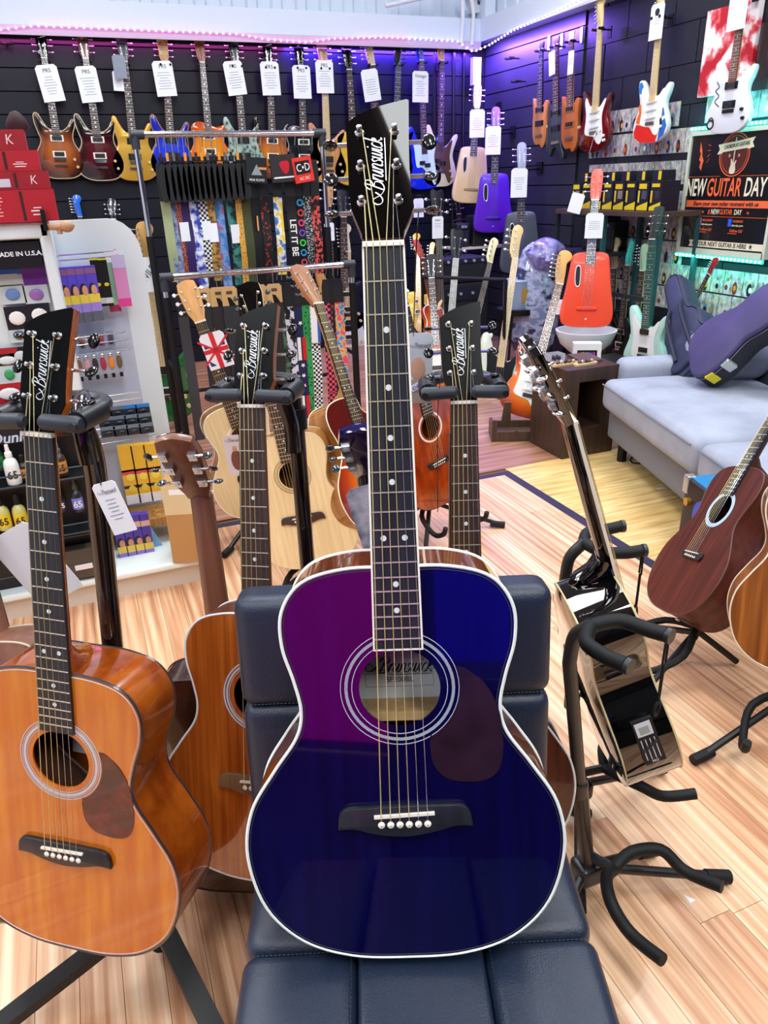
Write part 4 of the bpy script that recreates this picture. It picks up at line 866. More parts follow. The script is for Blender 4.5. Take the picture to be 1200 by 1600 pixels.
for poly, col in (([(-.02, .004), (.06, .004), (.075, .06), (.05, .1), (0, .105), (-.07, .12), (-.13, .13), (-.15, .08), (-.14, .045), (-.08, .01)], 'd9231d'), ([(-.135, .14), (-.1, .13), (-.09, .2), (-.1, .26), (-.12, .25), (-.112, .2), (-.13, .17)], 'ea6a1e'), ([(-.13, .33), (-.1, .32), (-.09, .37), (-.11, .4), (-.13, .39)], '2a7cc8'), ([(.08, .01), (.13, .045), (.15, .1), (.13, .15), (.1, .13), (.085, .06)], '2a66c0'), ([(.1, .16), (.125, .17), (.11, .22), (.1, .21)], '2a66c0'), ([(.06, .075), (.11, .1), (.1, .16), (.06, .13)], '20242c')):
    B().prism([Vector(p) for p in poly], -.0012, .001).build('painted_patch', M(col, .3, coat=.6), gm)
ww = rw('white sharp horned guitar with black humbuckers and black ink drawings', (1172, -80), (1133, 209), dict(body='strat', head='6', mat=M('e3e8f6', .2, coat=.8), pk='hh', prm=BLK, pm=M('14161c', .3), brm=BLK, neck=MAPLE, fb=wood('6a3c2a', '85503a'), km=BLK, arm=0), 3.6)
gw = [o for o in C.objects if o.get('label', '').startswith('white sharp horned')][0]
B().tube(cr([(-.11, -.001, .3), (-.09, -.001, .27), (-.115, -.001, .25), (-.085, -.001, .22), (-.11, -.001, .19), (-.075, -.001, .16)], 5, False), .003, 4).build('ink_drawing', INK, gw)
B().ring((-.125, .06), .018, .03, -.0012, .001, 20).build('ink_drawing', INK, gw); B().tube(cr([(-.14, -.001, .09), (-.12, -.001, .1), (-.1, -.001, .08)], 4, False), .004, 4).build('ink_drawing', INK, gw)
card('white price card with a dark round seal on the painted guitar neck', onX(1029, 5, XB-.03), .12, .19, (0, -1, 0), lines=4)
B().ring((0, 0), .0, .02, -.001, 0, 16).build('seal', INK, [o for o in C.objects if o.get('label', '').startswith('white price card with a dark round')][0]).matrix_local = T(0, -.0012, -.045)
card('white price card cut off by the top edge on the white guitar', onX(1158, -22, 3.57), .13, .2, (0, -1, 0), lines=0)
# poster boards behind the white guitar
def wallbox(name, lbl, cat, pts, x, th, mat, grp=None):
    P = [onX(px, py, x) for px, py in pts]; y0, y1 = min(p.y for p in P), max(p.y for p in P); z0, z1 = min(p.z for p in P), max(p.z for p in P)
    t = thing(name, lbl, cat, grp, loc=(x, (y0+y1)/2, (z0+z1)/2)); return t, (y1-y0)/2, (z1-z0)/2
t, hy, hz_ = wallbox('picture_board', 'red and white splashed picture board behind the white guitar', 'picture', [(1106, 18), (1094, 152), (1168, 8), (1168, 140)], 3.7, .02, None)
B().box((0, -hy, -hz_), (.03, hy, hz_)).build('board', M('b81c2a', .4, pat='noise', c2='f0e4ea', c3='e86a74', sc_=(9, 9, 9), fac=(.42, .55)), t, False)
t, hy, hz_ = wallbox('picture_board', 'dark glossy picture board cut off by the right edge above the lit sign', 'picture', [(1190, 40), (1183, 130), (1260, 20), (1260, 130)], 3.7, .02, None)
B().box((0, -hy, -hz_), (.03, hy, hz_)).build('board', M('2a2026', .2, coat=.6), t, False)
# photo prints in rows on the block wall
PH = M('7a7068', .35, pat='photo', sc_=(34, 34, 24)); rnd.seed(11)
n_ph = 0
OR_ = 'first second third fourth fifth sixth seventh eighth ninth tenth eleventh twelfth thirteenth fourteenth fifteenth sixteenth seventeenth eighteenth nineteenth twentieth'.split()
ORD = lambda i: OR_[i] if i < 20 else 'next, past twentieth'
ROWS = iter(('row level with the guitar bodies', 'second row behind the guitar bodies', 'row above the rack boxes', 'row behind the rack boxes', 'row under the rack top', 'row level with the sign foot', 'long row below the sign', 'lowest row above the sofa', 'row above the lit sign'))
for z, ya, yb in ((1.76, 4.2, 5.18), (1.605, 4.02, 5.18), (1.42, 4.02, 5.18), (1.24, 4.02, 5.18), (1.08, 4.02, 4.7), (.93, 4.02, 4.75), (.79, 2.75, 4.75), (.64, 3.4, 4.75), (1.76, 2.6, 3.98)):
    y = ya; n_c = 0; rn = next(ROWS)
    while y < yb-.1:
        w_ = rnd.choice((.105, .105, .15)); 
        if 1:
            t = B().box((XR-.016, y, z-.07), (XR-.011, y+w_-.006, z+.07)).build('photo_print', PH, None, False)
            for q_ in range(1 if w_ < .12 else 2):
                yc_ = y+(.05 if q_ == 0 else .105)+rnd.uniform(-.01, .01); b = B(); k_ = rnd.uniform(.85, 1.1)
                b.ell((XR-.0165, yc_, z-.03), (.0008, .02*k_, .04), 8, 5); b.m = 1; b.ell((XR-.0168, yc_, z+.018*k_), (.0008, .0085, .011), 8, 5); b.m = 2; b.ell((XR-.0175, yc_+rnd.uniform(-.01, .01), z-.03), (.0008, .013, .017), 8, 5)
                b.build('printed_figure', [M(rnd.choice(('1c2230', '2a3f7a', '22262c', '6a7a8c', '3a2a2a', '8a2a2a', 'b8bcc4')), .4), M(rnd.choice(('c89a80', '9a6a50', 'd8b098')), .4), M(rnd.choice(('c87830', 'd8b070', 'a02a1c', 'e8e4da', '20242a', 'd8a03c')), .4)], t)
            tag(t, 'photo print, '+ORD(int(n_c))+' from the right in the '+rn, 'photo', 'photo prints on the black block wall'); n_ph += 1; n_c += 1
        y += w_
# lit sign
P = [onX(px, py, XR-.06) for px, py in ((1085, 212), (1057, 392))]
y1 = 4.02; y0 = 2.95; z1, z0 = 1.625, .965
sg = thing('shop_sign', 'large framed black sign with orange and cream lettering and teal lights around it', 'sign', None, Matrix.Translation((XR-.05, y1, z0)) @ Matrix(((0, -1, 0), (1, 0, 0), (0, 0, 1))).transposed().to_4x4() @ Matrix.Diagonal((.64, 1, 1, 1)))
Wd, Hg = y1-y0, z1-z0; CRM = M('e9e2c8', .5); ORN = M('ee6a3c', .5); BKB = M('14151c', .3, coat=.3)
B().box((0, 0, 0), (Wd, .03, Hg)).build('board', BKB, sg, False)
b = B(); [b.box(*q) for q in (((-.02, -.012, -.02), (.012, .035, Hg+.02)), ((-.02, -.012, Hg-.004), (Wd, .035, Hg+.02)), ((-.02, -.012, -.02), (Wd, .035, .012)), ((Wd-.01, -.012, -.02), (Wd+.02, .035, Hg+.02)))]; b.build('frame', M('cfd8c8', .4), sg, False)
for k, zz in enumerate((Hg+.035, -.035)):
    b = B(); x = -.005
    while x < Wd: b.ell((x, -.01, zz), (.0125, .0085, .0085), 6, 4); x += .048
    o = b.build('bulb', M('7affe6', .5, emit=7), sg); o['kind'] = 'stuff'; B().box((-.02, -.004, zz-.011), (Wd, .01, zz+.011)).build('light_tape', M('38e0c0', .5, emit=.7), sg, False)
def st(s_, x, z, h, m_, sx=1, off=0, shear=0): return text('lettering', s_, h, m_, sg, T(x, -.002, z), shear, sx, .0006, 'LEFT', off)
st('NEW', .005, .36, .1, CRM, .78, .002, .08); st('GUITAR', .275, .36, .1, ORN, .83, .002, .08); st('DAY', .73, .36, .1, CRM, .85, .002, .08)
B().box((.03, -.001, .253), (Wd, .0, .292)).box((.015, -.001, .425), (.42, 0, .427)).box((.65, -.001, .425), (Wd, 0, .427)).box((.02, -.001, .2), (Wd, 0, .202)).build('printed_band', ORN, sg, False)
st('Share your new guitar moment with us', .12, .273, .024, M('2a1a1a', .6), 1.5, .0006, .25)
st('#', .33, .227, .03, ORN, 1.1); st('NEW', .37, .227, .03, CRM, 1.05); st('GUITAR', .475, .227, .03, ORN, 1.05); st('DAY', .655, .227, .03, CRM, 1.05)
for x in (.25, .8): B().prism([(x, .235), (x+.03, .228), (x+.012, .222), (x+.03, .215), (x-.0, .225), (x+.015, .23)], -.001, 0).build('printed_bolt', ORN, sg, False)
B().prism([(.12, .62), (.15, .575), (.16, .54), (.185, .515), (.175, .5), (.165, .46), (.14, .48), (.15, .51), (.125, .52), (.14, .555), (.12, .57)], -.001, 0).build('printed_bolt', ORN, sg, False)
b = B(); [b.box((-.018, -.001, -.0015), (.018, 0, .0015), xf=T(.24, 0, .515+i*.028) @ RY(-40+i*18)) for i in range(4)]; b.build('printed_dashes', ORN, sg, False)
BD = T(.555, 0, .54) @ Matrix.Diagonal((1.5, 1, 1, 1)); B().ring((0, 0), .112, .118, -.001, 0, 40).ring((0, 0), .1, .103, -.001, 0, 40).build('printed_badge', ORN, sg, xf=BD); B().ring((0, 0), 0, .1, -.0005, 0, 40).build('printed_badge', M('5a2420', .5), sg, xf=BD)
gb = [Vector((p.x*.22+.555, p.y*.2+.437)) for p in cr(BO['strat'], 2)]; B().prism(gb, -.002, 0).box((.551, -.002, .49), (.56, 0, .63)).build('printed_guitar', CRM, sg, False)
B().prism([(.35, .545), (.41, .55), (.41, .556), (.7, .572), (.71, .566), (.77, .575), (.745, .6), (.77, .627), (.71, .622), (.555, .61), (.41, .602), (.35, .597), (.375, .572)], -.0025, 0).build('printed_ribbon', CRM, sg, False)
X_ = text('lettering', 'CHORDPLAY GUITARS', .021, INK, sg, T(.428, -.0045, .58) @ RY(-3.5), 0, .98, .0005, 'LEFT'); st('20', .49, .535, .016, CRM); st('24', .6, .535, .016, CRM)
for x, cl in ((.22, 'd85aa0'), (.6, '2a5ae0')):
    B().rbox((x, -.003, .148), (x+.042, 0, .19), .003).build('printed_icon', M(cl, .4), sg); st('INSTAGRAM' if x < .5 else 'FACEBOOK', x+.055, .178, .013, ORN, 1.3); st('@chordplay_guitars', x+.052, .155, .009, CRM, 1.3); st('Follow Us!', x+.03, .125, .018, ORN, 1.4, 0, .3); B().box((x+.01, -.001, .108), (x+.12, 0, .111)).build('printed_rule', ORN, sg, False)
B().ring((.241, .169), .009, .012, -.004, -.0028, 16).build('printed_icon', WHT, sg); st('f', .614, .168, .024, WHT, 1, .001)
B().prism([(.13, .06), (Wd, .06), (Wd, .022), (.13, .022), (.15, .04)], -.0015, 0).build('printed_band', CRM, sg, False); st('\u2605  YOUR NEXT GUITAR IS HERE  \u2605', .17, .041, .025, M('1c1c1c', .6), 1.35, .0006)
# ================================================================== strap rack
RY_ = 4.5; zt_ = 1.685; RF = 4.1; zf = 1.005
rk = thing('strap_rack', 'chrome and black two tier rail rack hung full of guitar straps', 'rack', None, loc=(0, 0, 0)); CHROME = M('dfe3ee', .15, 1); MAT = M('2a2e36', .5)
xl, xr_ = .42, 1.45
B().tube([(xl, RY_, zt_), (xr_, RY_, zt_)], .016, 12).build('rail', CHROME, rk); B().tube([(xl, RF, zf), (xr_, RF, zf)], .016, 12).build('rail', CHROME, rk)
for x, y, z in ((xl, RY_, zt_), (xr_, RY_, zt_), (xl, RF, zf), (xr_, RF, zf)):
    s_ = 1 if x == xl else -1; B().tube([(x-.018, y, z), (x+s_*.05, y, z)] if s_ > 0 else [(x-.05, y, z), (x+.018, y, z)], .023, 12).tube([(x, y, z), (x, y, z-.07)], .022, 12).build('joint', MAT, rk)
    B().tube([(x, y, z-.06), (x, y, z-(.55 if y == RY_ else .1))], .015, 12).build('post', CHROME if y == RY_ else CHROME, rk)
    B().tube([(x, y, z-(.5 if y == RY_ else .1)), (x, y, .06)], .02, 12).build('post', BLK, rk)
for x in (xl, xr_): B().tube([(x, RY_+.1, .018), (x, RF-.1, .018)], .018, 10).build('foot_bar', BLK, rk); B().tube([(x, RY_, .5), (x, RF, .5)], .012, 8).build('side_bar', BLK, rk)
B().tube([(xl, RY_, .3), (xr_, RY_, .3)], .012, 8).build('rail', BLK, rk)
def strap(lb, x, y, zr, z0, z1, mat, grp, end=BLK, w_=.05, tagc=None, top=.2, yaw=0):
    t = thing('guitar_strap', lb, 'strap', grp, T(x, y, zr) @ RZ(yaw+rnd.uniform(-14, 14)) @ RY(rnd.uniform(-1.2, 1.2)))
    B().tube([(0, 0, .018), (.012, 0, .01), (.004, 0, -.03), (0, 0, -.06)], .0022, 5).build('hook', STEEL, t)
    zt = z1-zr; B().prism([(-w_*.35, zt+top-.01), (w_*.35, zt+top-.01), (w_*.5, zt+top-.05), (w_*.5, zt), (-w_*.5, zt), (-w_*.5, zt+top-.05)], -.003, .002).build('leather_end', end, t, False)
    n_ = 9; vs = []
    for i in range(n_+1):
        z = zt-(z1-z0)*i/n_; yy = .008*math.sin(i*.9); vs += [(-w_/2, yy, z), (w_/2, yy, z), (w_/2, yy+.003, z), (-w_/2, yy+.003, z)]
    B().add(vs, [(i*4+a, i*4+(a+1) % 4, i*4+4+(a+1) % 4, i*4+4+a) for i in range(n_) for a in range(4)]).build('band', mat, t, ang=1.2)
    if tagc: B().box((-w_*.45, -.014, zt-tagc-.1), (w_*.55, -.013, zt-tagc)).build('paper_tag', CARD, t, False)
    return t
def pm(a, b_, s=30, pat='noise', c3=None, fac=(.42, .58), r=.6): return M(a, r, pat=pat, c2=b_, c3=c3, sc_=(s, s, s), fac=fac)
CK = M('0a0a0c', .6, pat='checker', c2='eef0f2', sc_=(75, .01, 75)); CKP = M('120a12', .6, pat='checker', c2='e8506e', sc_=(60, .01, 60))
US = [('sage cotton strap at the left end of the upper rail', 256, M('9aa47a', .7)), ('faded denim blue strap on the upper rail', 266, pm('3a4a7a', '8a9ac0')), ('maroon glitter strap on the upper rail', 279, pm('3a0d14', 'c06a58', 130)), ('plain violet strap on the upper rail', 290, M('2c1458', .6)),
 ('white and blue tie dye strap on the upper rail', 300, pm('2238b0', 'dfe4f2', 24)), ('black and white chequered strap on the upper rail', 315, CK), ('brown and gold braid strap on the upper rail', 326, pm('5a3a1c', 'b8903c', 60)), ('sky blue and rose camouflage strap on the upper rail', 340, pm('3c70b4', 'a45a94', 18, c3='6aa0d4')),
 ('dark teal swirled strap on the upper rail', 360, pm('0c1c22', '3c8a86', 26)), ('gold leopard print strap on the upper rail', 376, M('3a2408', .6, pat='voro', c2='dda544', sc_=(110, 60, 70), fac=(.1, .4))), ('olive green strap on the upper rail', 386, M('3c4220', .7)), ('black strap with a thin rainbow flash on the upper rail', 402, M('0c0d11', .5)),
 ('black strap with red flecks on the upper rail', 417, pm('0d0a0c', 'a02a22', 50, fac=(.55, .62))), ('colourful comic print strap on the upper rail', 438, pm('e8c63a', '3a6ab4', 22, c3='f2f0e2')), ('black strap with bold white words let it be', 456, M('0a0b0e', .5)), ('black strap with rainbow rings on the upper rail', 470, M('0a0b0e', .5)),
 ('black strap with small white glyphs on the upper rail', 483, pm('0b0c10', 'c8ccd4', 120, fac=(.52, .6))), ('black strap with coral lettering at the right end of the upper rail', 497, pm('14090c', 'e0504e', 46, fac=(.48, .55)))]
for k, (lb, px, m_) in enumerate(US):
    p = onY(px-6, 330, RY_); t = strap(lb, onY(px-8, 250, RY_).x, RY_, zt_, .93-.0+rnd.uniform(-.06, .02), 1.36, m_, 'straps on the upper rail', M('15171d', .5), .052 if k not in (15,) else .06, .06+.1*rnd.random() if k in (2, 5, 6, 8) else None, .2)
    if k == 14: text('lettering', 'LET IT BE', .036, WHT, t, T(0, -.01, -.55) @ RY(90), 0, 1, .0005, 'CENTER', .001)
    if k == 15:
        for i, cl in enumerate(('2a8ac0', 'c03a30', 'd83a78', '7a40c0', '3ac04a', '2a8ac0', 'c83a60', 'c03a30')): B().ring((0, -.36-i*.055), .011, .02, -.012, -.01, 16).build('printed_ring', M(cl, .5), t)
    if k == 11:
        for i, cl in enumerate(('e03a30', 'f0a030', 'e8e040', '40b060', '3a60d0')): B().box((-.006+i*.0024, -.012, -.5), (-.0036+i*.0024, -.01, -.42)).build('printed_stripe', M(cl, .5), t, False)
ORD2 = OR_
for k, px in enumerate((252, 262, 272, 281, 290, 298, 307, 316, 325, 334, 343, 352, 362, 372, 382)):
    x = onY(px-2, 240, RY_-.03).x; t = thing('strap_hook', OR_[k]+' black strap clip from the left along the upper rail', 'clip', 'strap clips on the upper rail', loc=(x, RY_-.03, zt_-.01))
    B().tube([(0, 0, .0), (0, 0, -.09)], .0022, 5).build('wire', STEEL, t); B().box((-.014, -.012, -.125), (.014, .004, -.1)).build('block', BLK, t, False); B().box((-.007, -.016, -.12), (.007, -.011, -.08)).build('clip', (CHR, M('e09030', .4), NICK)[k % 3], t, False); B().prism(cr([(-.02, -.31), (.02, -.31), (.022, -.2), (.015, -.14), (-.015, -.14), (-.026, -.2)], 3), -.012, -.004).build('leather_end', M('0e1015', .5), t)
def boxcard(lb, px, py, y, w_, h_, cm, tilt=0, tx=None, tcol=WHT, th=.02):
    t = thing('merchandise_card', lb, 'card', None, Matrix.Translation(onY(px, py, y)) @ RY(tilt)); B().box((-w_/2, 0, -h_/2), (w_/2, th, h_/2)).build('card', cm, t, False)
    if tx: text('lettering', tx[0], tx[1], tcol, t, T(0, -.001, tx[2]), .1, .9)
    B().tube([(0, 0, h_/2), (0, .02, h_/2+.06)], .0015, 4).build('cord', INK, t); return t
t = boxcard('black merchandise card with a pale triangle and rainbow beam', 401, 266, RY_-.06, .115, .13, M('1a1d22', .4), 4, ('PINK FLOYD', .012, -.05)); B().prism([(-.03, -.025), (.03, -.025), (0, .03)], -.002, 0).build('printed_shape', M('8a949c', .5), t, False); B().box((.012, -.002, .004), (.055, 0, .016)).build('printed_beam', M('d88a50', .5), t, False)
t = boxcard('grey merchandise card with a red blob emblem on the rack', 443, 263, RY_-.07, .14, .14, M('2c2a2e', .4), -3, None); B().prism(cr([(-.02, .03), (.03, .035), (.03, -.01), (.01, -.03), (-.01, -.01)], 3), -.002, 0).build('printed_shape', M('c0182c', .4), t, False); B().box((-.06, -.002, -.05), (.06, 0, -.042)).build('printed_shape', WHT, t, False)
t = boxcard('red and black merchandise card with white lettering on the rack', 474, 265, RY_-.09, .11, .13, M('e0322c', .4), -8, ('AC DC', .016, -.045)); B().box((-.045, -.002, -.02), (.04, 0, .045)).build('printed_panel', M('14151a', .4), t, False); text('lettering', 'C\u2022D', .04, WHT, t, T(0, -.003, .01), 0, .8)
for k, (px, lb) in enumerate(((318, 'first'), (340, 'second'), (357, 'third'), (385, 'fourth'), (402, 'fifth'), (425, 'sixth'))):
    x = onY(px, 460, RF-.04).x; t = thing('guitar_strap', lb+' leather strap from the left under a kraft paper header on the lower rail', 'strap', 'leather straps with kraft headers', loc=(x, RF-.04-.01*k, zf))
    B().tube([(0, 0, .02), (0, 0, -.08)], .002, 5).build('hook', STEEL, t)
    B().prism([(-.04, -.16), (-.04, -.075), (-.03, -.062), (.03, -.062), (.042, -.075), (.042, -.16)], -.003, .001).build('header_card', M('c09a66', .7), t, False); B().prism([(-.005, -.16), (.03, -.16), (.006, -.12), (-.012, -.115)], -.0045, -.002).build('hanging_slot', BLK, t, False)
    B().box((-.015, -.0045, -.1), (.016, -.003, -.085)).build('printed_emblem', M('4a3a2a', .6), t, False)
    B().prism([(-.042, -.24), (-.03, -.3), (-.03, -.62), (.03, -.62), (.03, -.3), (.042, -.24), (.04, -.16), (-.038, -.16)], -.002, .003).build('band', [M('22242a', .5), M('1c1d22', .5), M('262a30', .5), M('202228', .5), M('2a2c30', .5), M('1e2024', .5)][k], t, False)
LS = [('grey leather strap with stitched pad hanging at the left of the lower rail', 297, M('3c3d42', .5)), ('orange and white flame strap on the lower rail', 343, pm('d8481c', 'e8dcc8', 14)), ('violet shimmer strap on the lower rail', 363, pm('2a1a8a', '5a3ac0', 30)), ('navy strap with white flowers on the lower rail', 448, pm('10142e', 'a8b4cc', 34, fac=(.5, .6))),
 ('black strap with white skulls on the lower rail', 463, pm('0a0b10', 'dfe2ee', 28, fac=(.47, .51))), ('stars and stripes strap on the lower rail', 479, M('121a4a', .6)), ('black strap with a green chain pattern on the lower rail', 490, pm('0a0f0c', '2aa050', 60, 'voro', fac=(.28, .34))), ('white strap with a chequered lower half on the lower rail', 503, CK),
 ('pink and black chequered strap on the lower rail', 523, CKP), ('bright flower print strap at the right of the lower rail', 541, pm('2a86d8', 'e8486a', 40, c3='e8c03a')), ('green camouflage strap behind the skull strap', 455, pm('182018', '5a7a5a', 30)), ('dark strap with small red motifs near the rack post', 533, pm('0d0e16', 'a83048', 50, fac=(.55, .62)))]
for k, (lb, px, m_) in enumerate(LS):
    t = strap(lb, onY(px-10, 500, RF+.03).x, RF+.03, zf, .1+rnd.uniform(-.02, .05), .8, m_, 'straps on the lower rail', M('14161c', .5), .055, None, .14)
    if k == 5:
        for z in (-.38, -.72): B().box((-.024, -.011, z-.13), (-.004, -.009, z)).build('printed_stripe', WHT, t, False); B().box((.004, -.011, z-.13), (.026, -.009, z)).build('printed_stripe', M('c8202a', .5), t, False)
        for z in (-.3, -.54, -.6, -.66): B().prism([(.014*math.cos(a)*(1 if i % 2 else .45), z+.014*math.sin(a)*(1 if i % 2 else .45)) for i, a in enumerate([PI*j/5+.3 for j in range(10)])], -.011, -.009).build('printed_star', WHT, t, False)
    if k == 7: B().box((-.028, -.012, -.42), (.01, -.01, -.22)).build('paper_sleeve', WHT, t, False); B().box((.01, -.012, -.42), (.028, -.01, -.22)).build('paper_sleeve', M('2a60c0', .5), t, False)
# ================================================================== white display unit on the left
GWt = M('dfeaf0', .35); GYD = 2.66
gu = thing('display_unit', 'white shop display unit with a rounded end panel and a low white plinth shelf', 'shelf', None, loc=(0, 0, 0))
B().box((-2, GYD, 0), (.27, 3.35, .085)).build('plinth', M('d5cdc0', .5), gu, False); B().rbox((-2, GYD-.035, .085), (.31, 3.36, .115), .012).build('base_shelf', M('e6f2f2', .3), gu)
pn = [(-2, .1), (.245, .1), (.245, 1.2)]+[(.245-.1*(1-math.cos(a)), 1.2+.13*math.sin(a)) for a in [PI/2*i/6 for i in range(1, 7)]]+[(-2, 1.33)]
B().prism(pn, 3.0, 3.03).build('back_panel', GWt, gu, ang=.5); B().box((-.3, 2.993, .12), (.16, 3.0, 1.12)).build('inner_panel', M('c3cbe0', .4), gu, False)
FY = 2.68; fx = -.075
q = onY(75, 345, FY); fx = q.x; ftop = q.z
B().rbox((fx-.035, FY, .115), (fx, 3.0, ftop), .01).build('upright', GWt, gu); B().rbox((-2, FY, onY(40, 374, FY).z), (fx, 3.0, ftop), .008).build('top_board', GWt, gu)
B().box((-2, FY+.1, .115), (fx-.035, FY+.12, ftop-.12)).build('rear_sheet', M('dfeaee', .4), gu, False)
hdz = [onY(20, y, FY+.03).z for y in (378, 415)]; B().box((-2, FY+.02, hdz[1]-.01), (fx-.04, FY+.09, hdz[0])).build('header_board', M('10131a', .4), gu, False)
text('lettering', 'MADE IN U.S.A.', .0135, CARD, gu, Matrix.Translation(onY(29, 397, FY+.018)), 0, 1.1, .0004, 'CENTER', .0005)
bz_ = [onY(40, y, FY+.0).z for y in (655, 900)]
B().box((-2, FY-.0, bz_[1]-.1), (fx-.035, FY+.08, bz_[0]+.0)).build('shelf_case', M('0c0f16', .4), gu, False)
tz = onY(40, 672, FY-.02).z; B().rbox((-2, FY-.03, tz-.04), (fx-.04, FY, tz+.045), .006).build('fascia', M('14161e', .3), gu); text('lettering', 'Dunlop', .035, M('c8d4ee', .4), gu, Matrix.Translation(onY(22, 684, FY-.034)), .25, 1, .0006, 'CENTER', .001)
for py in (735, 752, 825, 840, 890): z = onY(60, py, FY-.08).z; B().tube([(-2, FY-.1, z), (fx-.04, FY-.1, z)], .003, 6).build('shelf_rail', M('1c2a30', .35), gu)
for py in (748, 838): z = onY(60, py, FY-.05).z; B().box((-2, FY-.1, z-.006), (fx-.04, FY+.0, z)).build('tray', M('10151a', .4), gu, False)
# picks and accessories hanging on the face
def pack(lb, px, py, y, w_, h_, back, blob=None, bc=None, hdr=None, grp=None, d=.008, tilt=0):
    t = thing('accessory_pack', lb, 'pack', grp, Matrix.Translation(onY(px, py, y)) @ RY(tilt)); B().box((-w_/2, 0, -h_/2), (w_/2, .003, h_/2)).build('card', back, t, False)
    if hdr: B().box((-w_/2, -.002, h_*.18), (w_/2, 0, h_/2)).build('header', hdr, t, False)
    if blob: B().ell((0, -.004, -h_*.18 if hdr else 0), (w_*blob, .005, h_*.24 if hdr else h_*.3), 12, 6).build('pick', bc, t)
    return t
CLR = M('c9d8dc', .3); y_ = FY+.085
for lb, px, py, w_, h_, a in (('blue square bandana style pack under the header board', 15, 433, .075, .055, (CLR, None, None, M('2a6ad0', .5))), ('violet card pack beside the blue one under the header board', 50, 432, .085, .055, (M('6a2a9a', .5), None, None, M('7a3aaa', .5))),
  ('clear bag of pale blue picks', 20, 460, .075, .06, (CLR, .3, M('6a8ac8', .4))), ('clear bag of mauve picks', 57, 460, .075, .06, (CLR, .3, M('9a6ab8', .4))), ('black card of white picks, second row left', 27, 497, .07, .075, (M('1a1c24', .4), .36, WHT)), ('black card of white picks, second row right', 62, 492, .07, .075, (M('1c1e26', .4), .36, WHT)),
  ('bag with one dark blue pick', 30, 523, .06, .05, (CLR, .3, M('4a5a78', .4))), ('black and red topped card of picks', 10, 558, .075, .06, (M('16181e', .4), .38, M('dfe6ea', .4), M('a82020', .5))), ('black card pack behind the amber guitar head', 33, 556, .07, .06, (M('16181e', .4), .3, CLR)),
  ('clear bag with one green pick', 15, 585, .08, .06, (CLR, .2, M('3aa060', .4))), ('red card pack with white lettering', 15, 615, .09, .07, (M('b02028', .4), .38, WHT)), ('small orange price sticker pack by the head hanger', 15, 632, .04, .03, (M('f08a20', .5), None, None))):
    pack(lb, px, py, y_, w_, h_, *a)
# red string boxes stacked on top
REDB = M('b01c2a', .45); RED2 = M('9a1826', .45)
def redbox(lb, x1, w_, z, h_, y0, m_, lines=1, st_=None):
    t = thing('red_carton', lb, 'box', 'red cartons stacked on the display unit', T(x1, y0, z)); B().box((-w_, 0, 0), (0, .16, h_)).build('carton', m_, t, False)
    B().box((-.098, -.0008, .004), (-.09, .0, h_-.004)).build('gap', M('30080e', .6), t, False)
    if lines:
        b = B(); [b.box((-w_+.01, -.001, h_*.2+i*h_*.11), (-.14-.02*rnd.random(), 0, h_*.23+i*h_*.11)) for i in range(6)]; b.build('printed_lines', M('f0c8cc', .5), t, False)
    if st_: B().box((-.155, -.0015, h_*.15), (-.11, 0, h_*.6)).build('barcode_label', M('c8ccdc', .5), t, False)
    text('lettering', 'K', h_*.5, M('e8d0d4', .4), t, T(-.045, -.0012, h_*.5), .1, .9) if lines != 2 else B().box((-.07, -.001, h_*.2), (-.04, 0, h_*.24)).box((-.074, -.001, h_*.32), (-.036, 0, h_*.36)).box((-.066, -.001, h_*.42), (-.044, 0, h_*.45)).build('printed_lines', WHT, t, False)
    return t
zz = [onY(40, y, FY).z for y in (329, 296, 267, 234, 201)]
for k, (lb, px, ln, st_) in enumerate((('bottom carton of the red stack with close white print', 80, 2, 0), ('second red carton from the bottom with a square white label', 77, 1, 1), ('third red carton from the bottom with small white marks', 67, 2, 0), ('top red carton with a square white label', 52, 1, 1))):
    redbox(lb, onY(px, 280, FY).x, .42, zz[k] if k else ftop, (zz[k+1]-(zz[k] if k else ftop))-.001, FY-.02+.01*k, (REDB, RED2)[k % 2], ln, st_)
bh = onY(28, 192, FY); tag(B().prism(cr([(-.03, 0), (.03, 0), (.022, .035), (-.0, .05), (-.02, .035)], 3), 0, .04, .004).build('wooden_block', M('3a2024', .4), None), 'small dark carved piece standing on the red cartons', 'ornament').location = (bh.x-.005, FY+.04, zz[4]+.001)
# wooden hanger ball
p = onY(92, 354, FY-.05); t = thing('wooden_hook', 'pale wooden guitar hook with a round knob on the white unit', 'hook', None, loc=p); TANW = M('b58a6a', .5)
B().ell((.022, 0, 0), (.022, .019, .018)).ell((.04, 0, .001), (.006, .006, .006)).build('knob', TANW, t); B().tube([(-.035, .02, .0), (-.01, .0, 0), (.01, 0, 0)], [.009, .011, .012], 10).build('arm', TANW, t); B().tube([(.0, 0, -.004), (.0, 0, -.022)], .008, 8).build('stub', TANW, t); B().box((-.045, .0, -.01), (-.032, .05, .05)).build('bracket', BLK, t, False)
